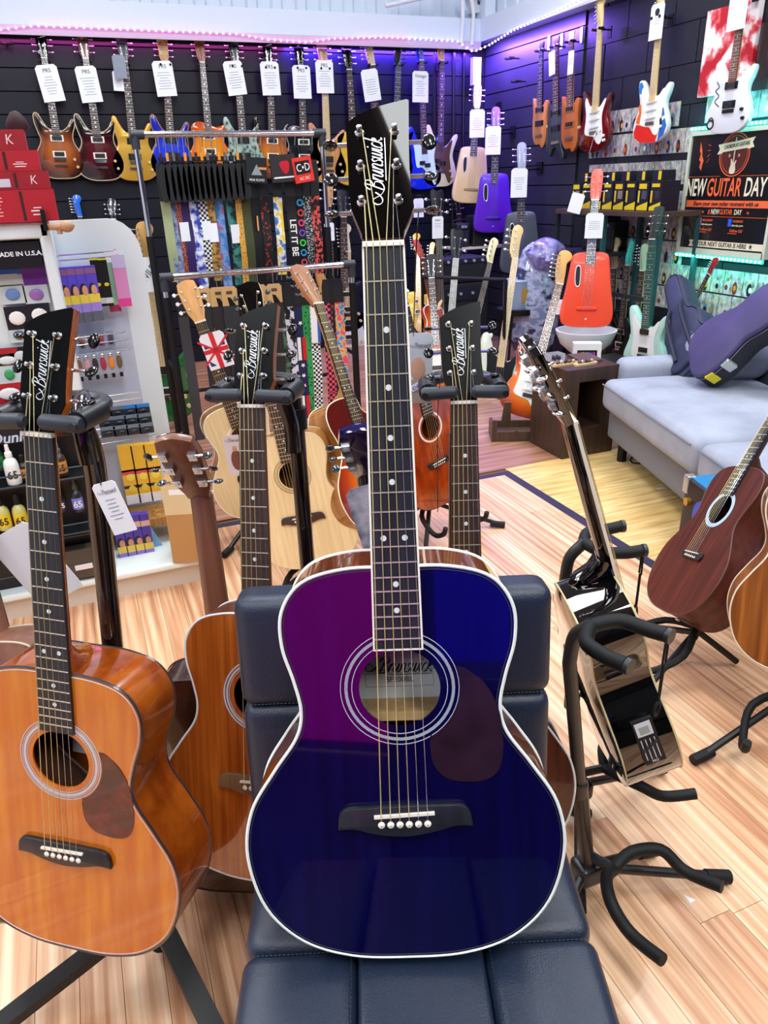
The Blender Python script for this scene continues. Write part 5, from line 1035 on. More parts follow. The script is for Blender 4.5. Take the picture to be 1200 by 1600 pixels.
# rods with hanging packs on the end panel
def rod(parent, px0, px1, py0, py1, y):
    a, c = onY(px0, py0, y), onY(px1, py1, y); c.z = a.z+.004; B().tube([a, c-Vector((.01, 0, 0)), c+Vector((.004, 0, .006))], .0028, 6).build('rod', CHROME, parent)
rds = thing('peg_rods', 'chrome peg rods along the end panel of the white unit', 'rods', None, loc=(0, 0, 0))
for px0, px1, py0, py1 in ((84, 180, 400, 390), (86, 182, 408, 395), (120, 195, 528, 512), (120, 200, 540, 525), (118, 206, 556, 543), (146, 220, 622, 614), (146, 222, 632, 622), (148, 225, 645, 634), (146, 230, 660, 646), (148, 236, 672, 655), (148, 238, 684, 668), (150, 245, 695, 676)): rod(rds, px0, px1, py0, py1, 2.93)
def tall(lb, px, py0, py1, y, w_, mats, prints, grp, d=.03):
    a = onY(px, py0, y); c = onY(px, py1, y); h_ = a.z-c.z; t = thing('strap_box', lb, 'box', grp, T(a.x, y, c.z)); B().box((-w_/2, 0, 0), (w_/2, d, h_)).build('carton', mats, t, False)
    for kind, u0, u1, col in prints:
        if kind == 'b': B().box((-w_/2-.0003, -.001, h_*u0), (w_/2+.0003, 0, h_*u1)).build('printed_band', M(col, .5), t, False)
        elif kind == 'e': B().ell((w_*.05, -.0006, h_*(u0+u1)/2), (w_*.3, .0008, h_*(u1-u0)/2), 12, 6).build('printed_figure', M(col, .5), t)
        elif kind == 'h': B().ell((-w_*.08, -.0003, h_*(u0+u1)/2), (w_*.4, .0006, h_*(u1-u0)/2), 12, 6).build('printed_hair', M(col, .5), t)
    return t
PUR = M('5a48c8', .4)
for k in range(4): tall(('leftmost', 'second', 'third', 'rightmost')[k]+' hanging violet strap box with a portrait print', 96+k*14.5, 418-k*1.0+0, 508-k*2, 2.9-.004*k, .0345, PUR, [('b', 0, .18, '5c6070'), ('b', .18, .34, '9a84d8'), ('b', .34, .5, 'e6cf4a'), ('h', .38, .7, '1c1014'), ('e', .46, .66, 'd89a78'), ('b', .86, .96, '8a5a8a')], 'hanging violet strap boxes')
for k in range(2): tall(('left', 'right')[k]+' slim black hanging pack with a yellow logo', 146+k*13, 404, 480-k, 2.9, .028, M('0f1014', .4), [('b', .06, .18, 'c9d0d0'), ('e', .42, .5, 'e0c020'), ('b', .97, 1, 'd8d020')], 'slim black hanging packs')
tall('pale green hanging pack behind the black ones', 168, 410, 488, 2.94, .04, M('a8d8b8', .4), [('b', 0, .14, 'b03a60')], None, .01); tall('pink hanging pack with lilac band at the end of the rod', 183, 398, 480, 2.92, .045, M('d890c8', .4), [('b', 0, .16, 'e0409a'), ('b', .75, 1, 'c0b8e0')], None, .01)
cols = ['8a5a3c', 'd8a0a8', '3c2e34', 'b8304a', 'f0902a', '6a5a3c']
for k in range(6): 
    t = pack(('brown', 'pale pink', 'dark brown', 'crimson', 'orange', 'bronze')[k]+' clip in a clear blister on the middle rod', 124+k*12.5, 572-k*1.5, 2.9, .027, .085, M('a9b0c4', .3), .38, M(cols[k], .4)); B().ell((0, -.01, .03), (.008, .006, .008), 8, 6).build('metal_button', CHR, t); B().box((-.006, -.006, -.055), (.006, 0, -.04)).build('end_clip', BLK, t, False)
for k in range(4): pack(('first', 'second', 'third', 'fourth')[k]+' reddish clip pack on the rod above', 128+k*15, 536-k*2, 2.94, .025, .06, M('9aa2ba', .3), .35, M(('6a3a44', 'a03a4a', 'c02a34', '5a3a5a')[k], .4))
for r_ in range(3):
    for k in range(4): pack('dark grey wallet pack '+('upper', 'middle', 'lower')[r_]+' row, '+('first', 'second', 'third', 'last')[k]+' from the stand pole', 163+k*20+r_*3, 645+r_*15-k*2, 2.88-r_*.03, .052, .04, M('2e3640', .35), .3, M('1a2026', .3), M(('6a7a8c', '2a80d8')[(r_ == 0) and k > 1], .4))
# boxes, bottles on the base shelf
for k in range(3): tall(('left', 'middle', 'right')[k]+' yellow strap box with round smiling faces printed on it', 194+k*20, 698-k*2, 790-k*3, 2.86, .052, M('e8b436', .45), [('b', 0, .16, 'e6e4ea'), ('e', .2, .34, 'e0c840'), ('b', .28, .33, '22252c'), ('e', .4, .54, 'f2da50'), ('b', .52, .6, 'd84a50'), ('b', .57, .6, '4a8ac8')], 'yellow strap boxes', .035)
wz = [onY(230, y, 2.9).z for y in (800, 815)]; slab_ = tag(B().rbox((-.1, 2.83, wz[1]), (.235, 2.98, wz[0]-.003), .003).build('wooden_shelf', wood('8a5a2a', 'd09a4a', .5), None), 'small honey wood shelf under the yellow boxes', 'shelf')
for k in range(4): tall(('first', 'second', 'third', 'fourth')[k]+' violet strap box from the left standing on the white base shelf', 182+k*14, 808-k*1.5, 896-k*3, 2.76, .035, M('4a36a0', .4), [('b', 0, .16, '3a3a44'), ('b', .16, .34, '8a70c8'), ('b', .34, .46, 'dcc050'), ('h', .38, .62, '1c1014'), ('e', .44, .58, 'c88a68'), ('b', .78, .88, 'd8b0a0')], 'violet strap boxes on the base shelf', .035)
t = tall('pale blue strap box leaning on the base shelf', 252, 812, 880, 2.8, .035, M('7ab4d8', .4), [('b', 0, .1, '2a3038'), ('e', .7, .82, 'd8b090')], None); t.matrix_world = t.matrix_world @ RY(-22)
cb = thing('cardboard_box', 'tall plain cardboard box standing at the end of the base shelf', 'box', None, Matrix.Translation(onZ(302, 878, .116)) @ RZ(-18)); B().box((-.075, 0, 0), (.075, .12, .33)).build('carton', M('b98a54', .7), cb, False); B().box((-.076, -.001, .2), (.06, 0, .32)).build('printed_panel', M('d8c49a', .6), cb, False); B().box((-.05, -.002, .28), (.02, 0, .3)).build('paper_label', CARD, cb, False)
kf = onY(118, 880, FY-.06); t = thing('cardboard_box', 'dark kraft box with a white barcode label on the black shelf', 'box', None, loc=kf); B().box((-.075, 0, -.065), (.075, .05, .05)).build('carton', M('4c4438', .6), t, False); B().box((-.005, -.001, -.03), (.055, 0, -.005)).build('barcode_label', CARD, t, False)
def bottle(lb, px, pyb, hpx, y, body, lbl_c, cap, tcol=INK, r=.019, spray=0, grp='small bottles on the black shelf'):
    p = onY(px, pyb, y); h_ = onY(px, pyb-hpx, y).z-p.z; t = thing('bottle', lb, 'bottle', grp, loc=p)
    B().lathe([(r*.95, 0), (r, .004), (r, h_*.5), (r*.85, h_*.6), (r*.4, h_*.68), (r*.4, h_*.72)]).build('body', body, t); B().lathe([(r*1.02, h_*.1), (r*1.02, h_*.45)]).build('paper_label', lbl_c, t)
    if spray: B().lathe([(r*.5, h_*.7), (r*.5, h_*.8), (r*.3, h_*.84), (r*.25, h_)]).build('cap', cap, t)
    else: B().lathe([(r*.5, h_*.7), (r*.48, h_*.95), (r*.3, h_)]).build('cap', cap, t)
    text('lettering', '65', h_*.2, tcol, t, T(r*.05, -r*1.06, h_*.26), 0, .9, .0003, 'CENTER', .0004)
bottle('green bottle with 65 on its label at the left edge', -4+4, 733, 48, FY-.05, M('1c3a20', .3), M('2f7a34', .5), BLK); bottle('white spray bottle with 65 in black', 24, 755, 62, FY-.07, M('e6f0f0', .3), M('f2f2f2', .5), WHT, spray=1, r=.023)
bottle('amber labelled 65 bottle left of the amber guitar fretboard', 41, 748, 40, FY-.05, M('2a2420', .3), M('d88a3c', .5), BLK); bottle('dark spray bottle with orange 65 label right of the fretboard', 98, 742, 52, FY-.06, M('3a3028', .3), M('d0883a', .5), M('4a4e54', .4), r=.02, spray=1)
bottle('yellow 65 bottle, left of the pair on the lower tray', 10, 826, 55, FY-.07, M('c9c878', .3), M('e8cc20', .5), BLK, r=.022); bottle('yellow 65 bottle, right of the pair on the lower tray', 36, 824, 55, FY-.07, M('c9c878', .3), M('e8cc20', .5), BLK, r=.022)
bottle('blue labelled 65 bottle on the lower tray beside the pole', 124, 798, 50, FY-.06, M('20242c', .3), M('7a80d8', .5), M('4a4438', .4), WHT, r=.018, spray=1)
bottle('second small dark bottle on the lower tray', 98, 798, 38, FY-.04, M('1c1c28', .3), M('33305a', .5), BLK, CARD, r=.015)
wcz = atD(35, 835, 1.6); card('large white tag with rounded corners hanging behind the amber guitar neck', atD(10, 830, 1.35), .1, .16, CR, lines=0, tilt=-28)
# tags on foreground guitars
t = card('white swing tag hanging beside the left stand pole', atD(160, 754, 1.0), .034, .078, CR, head=None, lines=6, tilt=-14)
script(t, T(-.008, -.0012, -.016), .0036, INK, 1)
tt = thing('tag_cord', 'thin black cord tied from the amber guitar peg down to its tag', 'cord', None, loc=(0, 0, 0)); B().tube(cr([atD(124, 625, .97), atD(134, 660, .98), atD(146, 710, .99), atD(158, 758, 1.0)], 5, False), .0008, 5).build('cord', INK, tt)
ek = card('dark photo tag with white script hanging by the purple headstock', atD(575, 757, 1.25), .085, .12, CR, lines=0, tilt=-14, mat=M('4a4c62', .4, pat='noise', c2='b8b4c4', sc_=(26, 26, 26)))
text('lettering', 'Eko', .026, WHT, ek, T(.0, -.0012, -.085) @ RY(-20), .3, .8, .0003, 'CENTER', .0006)
t = card('tag with a photo of a seated guitarist on the natural guitar', onZ(362, 700, .0) if 0 else atD(361, 680, 2.35), .058, .135, CR, lines=0, tilt=-3, mat=M('c8bcc0', .4)); B().ell((.005, -.001, -.085), (.018, .001, .035), 10, 6).build('printed_figure', M('6a3a30', .5), t); B().ell((.004, -.0015, -.045), (.008, .001, .01), 8, 5).build('printed_figure', M('b88468', .5), t); script(t, T(-.014, -.0012, -.022), .007, INK, 0)
pt = card('pale photo tag with a blue edged price sticker right of the blue neck', atD(656, 520, 1.32), .045, .13, CR, lines=0, mat=M('c4ccd8', .4)); script(pt, T(-.011, -.0012, -.026), .005, INK, 1); B().ell((-.004, -.0008, -.065), (.014, .001, .022), 10, 6).build('printed_figure', M('c89a84', .5), pt); B().box((-.022, -.001, -.13), (.022, 0, -.085)).build('printed_panel', M('a89a8e', .5), pt, False)
B().box((-.016, -.0018, -.006), (.016, -.001, .006), xf=T(-.003, -.001, -.095) @ RY(-28)).build('price_sticker', M('e8ecff', .5), pt, False); text('lettering', '\u00a3169.99', .0065, M('3a48b8', .5), pt, T(-.003, -.004, -.095) @ RY(-28), 0, .9)
tt = thing('tag_cord', 'black cord hanging from the blue guitar peg down to a photo tag', 'cord', None, loc=(0, 0, 0)); B().tube(cr([atD(654, 330, .79), atD(650, 400, .85), atD(646, 525, 1.3)], 6, False), .0008, 5).build('cord', INK, tt)
tt = thing('tag_cord', 'thin cord hanging from the dark guitar peg left of its head', 'cord', None, loc=(0, 0, 0)); B().tube(cr([atD(690, 585, 1.2), atD(684, 640, 1.22), atD(684, 800, 1.3)], 6, False), .0008, 5).build('cord', INK, tt)
u = card('union flag printed strap card round the natural guitar neck', onY(328, 520, 2.5+.0), .085, .12, CR, lines=0, tilt=-14, mat=M('e6e6ee', .5)); B().box((-.008, -.0015, -.12), (.008, -.0005, 0)).box((-.042, -.0015, -.066), (.042, -.0005, -.052)).build('printed_cross', M('c8202e', .5), u, False)
for a_ in (-52, 52): B().box((-.0035, -.0012, -.066), (.0035, -.0004, .066), xf=T(0, 0, -.06) @ RY(a_)).build('printed_cross', M('c8202e', .5), u, False)
for sx_ in (-1, 1):
    for z0_ in (-.1, -.04): B().prism([(sx_*.016, z0_-.008), (sx_*.036, z0_-.008), (sx_*.036, z0_+.012)], -.0011, 0).build('printed_field', M('1c2a70', .5), u, False)
# ================================================================== instruments and gear standing at the back
def elec3(lb, hp, bt, yh, yb, o, lat=(1, 0, 0), name='electric_guitar', grp=None):
    a, b_ = onY(*hp, yh), onY(*bt, yb); o = dict(o); X_ = hang(o, a, b_, lat); return electric(lb, X_, o, grp, name), X_
elec3('yellow bodied guitar with a yellow headstock beside the blue neck', (652, 364), (655, 512), 5.6, 5.35, dict(body='single', head='6', mat=M('e0b83c', .3, coat=.5), hm=M('d8a428', .35), neck=MAPLE, fb=MAPLE), lat_of(30))
elec3('natural ash bass body with a black oval plate beside the yellow guitar', (676, 378), (668, 520), 5.5, 5.2, dict(body='bass', head='4', L=.86, mat=wood('d0a870', 'e6c490', .35, .3, 40), guard=BLK, pk='jb', neck=MAPLE, fb=MAPLE), lat_of(40), 'bass_guitar')
elec3('guitar with a red back edge leaning toward the sunburst one', (654, 372), (690, 545), 5.2, 4.9, dict(body='single', head='33', mat=burst('e8952a', 'a82c10', 'd2601a'), rim=IVORY, hm=M('c03a22', .3, coat=.6), neck=M('c8502a', .3), guard=None), lat_of(-30))
elec3('sunburst guitar with cream binding and white pickguard left of the dark headstock', (672, 395), (686, 612), 4.6, 4.3, dict(body='single', head='33', mat=burst('f0a030', 'b03410', 'e0701c'), rim=IVORY, guard=PLW, hm=BLK, neck=MAH_N), lat_of(35))
elec3('dark bass neck with a long white price card above the bass amp', (684, 296), (690, 600), 5.6, 5.3, dict(body='bass', head='22', L=.86, mat=M('14131a', .3, coat=.5), hm=BLK, neck=wood('4a3430', '5e4640'), fb=wood('4a3834', '64504a'), fretless=1), (1, 0, 0), 'bass_guitar')
card('long white price card on the dark bass neck', onY(684, 338, 5.5), .095, .16, (1, 0, 0), lines=3, head='bass')
elec3('bass with a black four peg head and a pearly white neck', (716, 358), (694, 640), 5.2, 4.9, dict(body='bass', head='22', L=.86, mat=M('9a0c34', .25, coat=.8), hm=M('20242c', .3), neck=M('ccd8d4', .4), fb=M('c0cec8', .35, pat='noise', c2='e6eeea', sc_=(20, 20, 20))), (1, 0, 0), 'bass_guitar')
elec3('cream headed bass leaning steeply right with a bare fretless board', (775, 372), (722, 590), 4.9, 4.6, dict(body='bass', head='4', L=.86, mat=M('e8e8d8', .3, coat=.5), hm=M('e6dcae', .4), neck=M('e6d9b8', .4), fb=M('4a3a38', .4), fretless=1), lat_of(10), 'bass_guitar')
elec3('maple necked bass leaning in front of the slate grey travel guitar', (812, 352), (772, 640), 4.75, 4.5, dict(body='bass', head='4', L=.86, pk='pb', mat=M('d8e0d4', .3, coat=.5), hm=M('e2c48a', .4), neck=M('e6cf9e', .4), fb=M('e6cf9e', .4), guard=M('14161a', .3)), lat_of(15), 'bass_guitar')
sb = elec3('orange sunburst guitar with white pickguard propped in a wooden cradle', (888, 392), (818, 652), 3.92, 3.75, dict(body='strat', head='6', pk='sss', mat=burst('f0902a', '9a2c10', 'd8641c'), guard=PLW, hm=M('d8a050', .4), neck=M('d29a4c', .4), fb=wood('6a4a3a', '8a6450', .6), knobs=[(.08, .13), (.1, .1), (.11, .07)], km=WHT), lat_of(28))
sbp = onZ(812, 668, 0)
wc = thing('wooden_cradle', 'dark brown slotted wooden guitar cradle on the floor left of the side table', 'stand', None, Matrix.Translation(onZ(808, 690, 0)) @ RZ(-24)); BRW = wood('3c2a22', '55402f', .5, .1, 40)
for y0, y1 in ((0, .018), (.17, .188)): B().prism([(-.15, 0), (.16, 0), (.16, .17), (.1, .17), (.1, .075), (-.02, .075), (-.02, .19), (-.06, .19), (-.075, .075), (-.15, .075)] if y0 else [(-.15, 0), (.16, 0), (.16, .16), (.1, .16), (.1, .06), (.0, .06), (.0, .07), (-.02, .06), (-.12, .06), (-.12, .13), (-.15, .13)], y0, y1).build('side_board', BRW, wc, False)
B().box((-.15, .018, 0), (-.132, .17, .1)).build('end_board', BRW, wc, False); B().box((.142, .018, 0), (.16, .17, .1)).build('end_board', BRW, wc, False); B().box((-.132, .018, .02), (.142, .17, .035)).build('base_board', BRW, wc, False)
# second row on the back wall, under and right of the rack
for lb, hp, bt, y, o in (
  ('bright blue headstock tip rising behind the white unit', (121, 305), (140, 470), 6.2, dict(body='strat', head='6', mat=M('1464e0', .2, coat=1), hm=M('1a70f0', .2, coat=1), neck=MAPLE)),
  ('black headstock with blue pearl rising behind the white unit', (174, 310), (192, 480), 6.2, dict(body='double', head='33', mat=BLKG, hm=M('101a30', .2, coat=1), neck=MAPLE)),
  ('maple necked guitar with a gold headstock right of the white unit', (228, 347), (262, 660), 4.75, dict(body='strat', head='6', mat=M('0f6a34', .2, coat=1), hm=M('cfa058', .35), neck=MAPLE, fb=MAPLE)),
  ('natural headstock with two rows of pegs right of the rack post', (513, 286), (520, 500), 6.3, dict(body='bass', head='22', L=.86, mat=wood('b8834a', 'd0a066'), hm=wood('c8985a', 'dcb078'), neck=MAPLE)),
  ('black headed guitar beside the natural one behind the rack post', (536, 296), (540, 520), 6.3, dict(body='single', head='33', mat=M('1c1e30', .3), hm=BLK, neck=MAPLE)),
  ('cream headed guitar low behind the blue guitar head', (543, 350), (546, 560), 6.0, dict(body='strat', head='6', mat=M('dfe6e8', .3), hm=M('e8dcb8', .4), neck=MAPLE, fb=MAPLE)),
  ('black guitar high behind the cream bass with twin rows of pegs', (715, 300), (722, 480), 6.3, dict(body='double', head='33', mat=BLKG, hm=BLK, neck=BLK))):
    g_, X_ = elec3(lb, hp, bt, YG if y > 5 else y, YG if y > 5 else y, o)
    if y > 5: hanger('black hook on the back wall for the '+' '.join(lb.split()[:5]), X_ @ Vector((0, 0, total(o)-.2)), (0, -1, 0), (1, 0, 0))
card('white card with green edge and black hand drawn letters on the gold headed guitar', onY(226, 402, 4.6), .1, .19, (1, 0, 0), lines=0, mat=M('e6ebf0', .5)); t = C.objects[[o.name for o in C.objects if o.get('label', '').startswith('white card with green edge')][0]]
text('lettering', 'WILD', .04, INK, t, T(.01, -.002, -.085) @ RY(-48), 0, .8); B().box((-.056, -.001, -.17), (-.035, .001, -.01)).build('edge_band', M('3cc048', .5), t, False)
card('white price card on the natural headed guitar by the rack post', onY(514, 348, YG-.03), .09, .15, (1, 0, 0), lines=3); card('white price card low behind the blue tuning peg', onY(684-30, 300+10, YG-.03), .1, .16, (1, 0, 0), lines=3); hanger('small black hook on the back wall above the low white price card', onY(654, 306, YG), (0, -1, 0), (1, 0, 0))
# amplifiers by the corner
def amp(lb, p, w_, h_, d, a=0, knobs=5, grille=M('15171c', .7)):
    t = thing('amplifier', lb, 'amplifier', None, Matrix.Translation(p) @ RZ(a)); B().rbox((-w_/2, 0, 0), (w_/2, d, h_), .012).build('cabinet', M('111318', .6), t); B().box((-w_/2+.02, -.004, .02), (w_/2-.02, .0, h_*.74)).build('grille_cloth', grille, t, False); B().box((-w_/2+.015, -.006, h_*.78), (w_/2-.015, .0, h_*.95)).build('control_panel', M('20242c', .4), t, False)
    for i in range(knobs): x = -w_/2+.05+i*(w_-.1)/max(1, knobs-1); B().cyl((x, -.018, h_*.865), (x, -.004, h_*.865), .012, n=10).build('knob', M('c9ccd2', .3, .5), t)
    B().tube(cr([(-.07, d*.5, h_), (-.06, d*.5, h_+.025), (.06, d*.5, h_+.025), (.07, d*.5, h_)], 4, False), .006, 6).build('handle', BLK, t); return t
sh = onY(715, 385, 6.35); q = thing('corner_shelf', 'narrow pale shelf in the corner carrying a small black amplifier', 'shelf', None, loc=(3.45, 6.3, sh.z)); B().box((-.28, -.12, -.018), (.25, .15, 0)).build('board', M('cfc8b4', .5), q, False); B().box((-.25, .05, -.1), (-.23, .15, -.018)).build('bracket', BLK, q, False)
amp('small black practice amplifier on the corner shelf', Vector((3.5, 6.22, sh.z)), .26, .26, .16); amp('tiny grey amplifier beside the practice amplifier on the corner shelf', Vector((3.27, 6.22, sh.z)), .13, .2, .12, knobs=3)
p = onY(735, 470, 5.6); amp('wide black bass amplifier on the floor behind the leaning basses', Vector((3.0, 5.75, 0)), .55, .62, .35, knobs=5); amp('black amplifier with a row of silver knobs on top of the bass amplifier', Vector((3.0, 5.75, .625)), .5, .2, .3, knobs=6)
rack2 = thing('guitar_rack', 'black tubular rack bar holding up the leaning basses', 'rack', None, loc=(0, 0, 0)); a, b_ = onY(660, 412, 5.1), onY(790, 452, 4.6); a.z = b_.z = .78
B().tube([a, b_], .012, 8).build('padded_rail', RUB, rack2)
for e in (a, b_): B().tube([e, Vector((e.x, e.y, .03)), Vector((e.x-.15, e.y-.25, .03))], .012, 8).build('post', BLK, rack2)
# wrapped bundle
rnd.seed(5); WR = M('7c86ac', .12, pat='noise', c2='2a3358', c3='b4bce0', sc_=(9, 9, 14), bump=1, coat=.8, fac=(.4, .62))
def crumple(lb, name, c, r, mat, amp_=.18, cat='bundle'):
    b = B(); b.ell((0, 0, 0), r, 26, 18)
    for i, v in enumerate(b.v):
        k = 1+amp_*math.sin(v.x*31+v.z*17)*math.cos(v.y*27-v.z*23)+amp_*.5*math.sin(v.z*61+v.x*47); b.v[i] = Vector((v.x*k, v.y*k, v.z))
    o = b.build(name, mat, None, ang=.5); o.location = c; return tag(o, lb, cat)
p = onX(858, 400, 3.3); crumple('crumpled lilac plastic wrap on top of the wrapped guitar', 'plastic_wrap', p+Vector((0, .05, 0)), (.13, .14, .13), M('a8a4d8', .15, pat='noise', c2='6a6ab0', bump=1, sc_=(25, 25, 25), coat=.6))
p = onY(830, 530, 4.9); crumple('tall guitar parcel wrapped in shiny bluish plastic', 'wrapped_guitar', Vector((p.x+.1, p.y+.15, .48)), (.2, .18, .5), WR, .1)
cp = onY(806, 500, 5.05); bk = thing('tin', 'pale blue tin with a gold label on a stool by the leaning basses', 'tin', None, loc=(cp.x, cp.y, .5)); B().lathe([(.1, 0), (.105, .01), (.105, .2), (.108, .205), (.1, .215), (0, .215)]).build('body', M('9ab0d4', .3), bk); B().box((-.02, -.108, .05), (.06, -.1, .15)).build('paper_label', M('b8923c', .4), bk, False)
q = thing('stool', 'low dark stool under the pale blue tin', 'stool', None, loc=(cp.x, cp.y, 0)); B().cyl((0, 0, .46), (0, 0, .5), .15, n=20).build('seat', BLK, q)
for a in range(4): B().tube([(.1*math.cos(a*PI/2+.7), .1*math.sin(a*PI/2+.7), .46), (.15*math.cos(a*PI/2+.7), .15*math.sin(a*PI/2+.7), 0)], .01, 7).build('leg', BLK, q)
# ================================================================== side table, sofa and what lies on them
A = onZ(870, 707, 0); TA = math.atan2(onZ(945, 693, 0).y-A.y, onZ(945, 693, 0).x-A.x)
TH = .49; A = onZ(887, 580, TH); tb = thing('side_table', 'dark brown block side table with a square hole through its front', 'table', None, Matrix.Translation((A.x, A.y, 0)) @ Matrix.Rotation(TA*.2-.02, 4, 'Z'))
BRN = wood('2f221c', '453227', .45, .15, 30); tw, td = .33, .33
for a, c in (((0, 0, 0), (tw, td, .16)), ((0, 0, .42), (tw, td, TH)), ((0, 0, .16), (.08, td, .42)), ((.25, 0, .16), (tw, td, .42))): B().box(a, c).build('panel', BRN, tb, False)
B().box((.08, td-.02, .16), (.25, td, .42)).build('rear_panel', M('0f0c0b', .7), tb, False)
TL = lambda x, y, z: tb.matrix_world @ Vector((x, y, z))
for lb, x, y, col, w_ in (('flat pale wooden board with dark trinkets on the side table', .07, .1, 'caa878', .1), ('second small pale board in front on the side table', .17, .06, 'd8bc8c', .08)):
    t = thing('trinket_board', lb, 'board', None, Matrix.Translation(TL(x, y, TH))); B().prism(cr([(-w_*.8, 0), (w_*.8, .01), (w_*.7, .05), (-w_*.7, .05)], 3), 0, .01, 0, lambda a, b2, c: (a, c, b2)).build('board', M(col, .5), t)
    for i in range(5): B().ell((-w_*.5+i*w_*.25, .025, .018), (.012, .01, .01), 8, 5).build('trinket', M(('6a5048', 'b8a8a0', '3a3438')[i % 3], .3, .3), t)
t = thing('clear_tray', 'clear tray of small dark pieces at the back of the side table', 'tray', None, Matrix.Translation(TL(.06, .22, TH))); B().box((-.04, -.03, 0), (.05, .04, .006)).box((-.04, -.03, 0), (-.037, .04, .045)).box((.047, -.03, 0), (.05, .04, .045)).box((-.04, .037, 0), (.05, .04, .045)).build('tray', M('b8b8c8', .2), t, False)
for i in range(6): B().ell((-.025+(i % 3)*.025, -.01+(i//3)*.025, .02), (.011, .01, .014), 8, 5).build('dark_piece', M('3c3038', .4), t)
t = thing('notebook', 'thin dark red notebook lying at the right of the side table', 'book', None, Matrix.Translation(TL(.24, .2, TH)) @ RZ(-12)); B().box((-.06, -.09, 0), (.07, .09, .012)).build('cover', M('5a4444', .6), t, False)
# sofa
SU = Vector((-.293, -.956, 0)); SV = Vector((.956, -.293, 0)); SO = Vector((2.49, 3.1, 0))
sf = thing('sofa', 'pale grey fabric sofa with loose cushions along the right wall', 'sofa', None, Matrix.Translation(SO) @ Matrix((SU, SV, Vector((0, 0, 1)))).transposed().to_4x4())
FAB = M('8f95a6', .85, pat='noise', c2='a6adbd', sc_=(5, 5, 5), bump=.1, fac=(.3, .7)); FAB2 = M('757883', .85)
# local x along the front edge toward the camera, y toward the wall
B().rbox((-.02, .03, .12), (2.1, .85, .3), .02).build('frame', FAB2, sf)
for i, (a, c) in enumerate(((.0, 1.04), (1.05, 2.1))): B().rbox((a, -.03, .29), (c, .72, .45), .045, 4, puff=.015).build('seat_cushion', FAB, sf, ang=1.2); B().tube([(a+.03, -.036, .425), (c-.03, -.036, .425)], .004, 5).build('piping', FAB2, sf)
B().rbox((-.12, .78, .12), (2.1, .98, .82), .05, 4).build('backrest', FAB, sf, ang=1.2)
for i, (a, c) in enumerate(((.42, 1.2), (1.22, 2.05))): B().rbox((a, -.09, 0), (c, .09, .46), .07, 4, xf=T(0, .7, .45) @ RX(-14)).build('back_cushion', FAB, sf, ang=1.2)
B().rbox((-.2, .1, .12), (-.02, .98, .52), .05, 4).build('armrest', FAB, sf, ang=1.2); B().rbox((-.1, .4, .44), (.25, .78, .68), .11, 4).build('side_cushion', FAB, sf, ang=1.2)
for x in (.05, 2.0):
    for y in (.1, .85): B().cyl((x, y, 0), (x, y, .12), .025, n=10).build('leg', BLK, sf)
for k, pts in enumerate((((1003, 700), (985, 718), (1000, 724), (1040, 715), (1060, 705)), ((1020, 697), (1010, 706), (1050, 720), (1085, 712), (1060, 700)))):
    tag(B().tube(cr([onZ(px, py, .006) for px, py in pts], 5, False), .004, 6).build('cable', BLK, None), ('black cable looping out from under the sofa', 'second black cable coiled under the sofa edge')[k], 'cable')
for px, py in ((998, 697), (1020, 694)): p = onZ(px, py, .015); tag(B().tube([p, p+Vector((.03, .01, 0))], [.012, .008], 10).build('plug', M('4a4e58', .3, .8), None), 'small metal cable plug under the sofa, '+('left' if px < 1010 else 'right')+' of the two', 'plug', 'cable plugs under the sofa')
# gig bag and hard case
GBM = M('262c46', .7, pat='noise', c2='323a58', sc_=(7, 7, 7), bump=.4)
bo = cr([(-.03, 0), (.1, .0), (.17, .05), (.185, .14), (.16, .24), (.13, .32), (.14, .42), (.11, .5), (.075, .56), (.07, .8), (.06, .92), (0, .96), (-.06, .92), (-.07, .8), (-.075, .56), (-.12, .5), (-.145, .42), (-.135, .32), (-.165, .24), (-.185, .14), (-.17, .05), (-.1, 0)], 4)
b0, b1 = SO+SU*.12+SV*.44+Vector((0, 0, .47)), onX(1058, 440, 3.3)
X_ = frame(b0, b1, Vector((SU.x, SU.y, 0))); k_ = (b1-b0).length/.96
gb_ = thing('gig_bag', 'soft navy guitar gig bag slumped against the sofa back', 'bag', None, X_ @ Matrix.Diagonal((max(k_, .75), .9, k_, 1)))
B().prism(bo, -.07, .08, .03).build('bag_body', GBM, gb_, ang=.9); B().prism([Vector((p.x*.62-.0, p.y*.45+.05)) for p in bo if p.y < .6], -.095, -.06, .012).build('front_pocket', GBM, gb_, ang=.9)
for s_ in (-1, 1): B().tube(cr([(s_*.045, -.075, .62), (s_*.055, -.115, .45), (s_*.06, -.1, .12)], 5, False), .012, 6).build('strap', M('1c2238', .7), gb_)
B().tube([(p.x, -.066, p.y) for p in inset(bo, .012)], .003, 4, True).build('zip', M('101426', .5), gb_)
co = cr([(0, 0), (.1, .005), (.16, .05), (.175, .13), (.15, .22), (.12, .3), (.13, .38), (.12, .46), (.08, .52), (.07, .6), (.07, .92), (.05, 1.0), (-.05, 1.0), (-.07, .92), (-.07, .6), (-.08, .52), (-.12, .46), (-.13, .38), (-.12, .3), (-.15, .22), (-.175, .13), (-.16, .05), (-.1, .005)], 4)
c0, c1 = onZ(1082, 566, .56), onX(1225, 462, 2.9)
yax = Vector((.25, .42, -.87)).normalized()            # away from the lid
z_ = (c1-c0).normalized(); x_ = yax.cross(z_).normalized(); y_ = z_.cross(x_)
hc = thing('hard_case', 'hard shell guitar case with a violet grey lid propped on the sofa', 'case', None, Matrix.Translation(c0) @ Matrix((x_, y_, z_)).transposed().to_4x4())
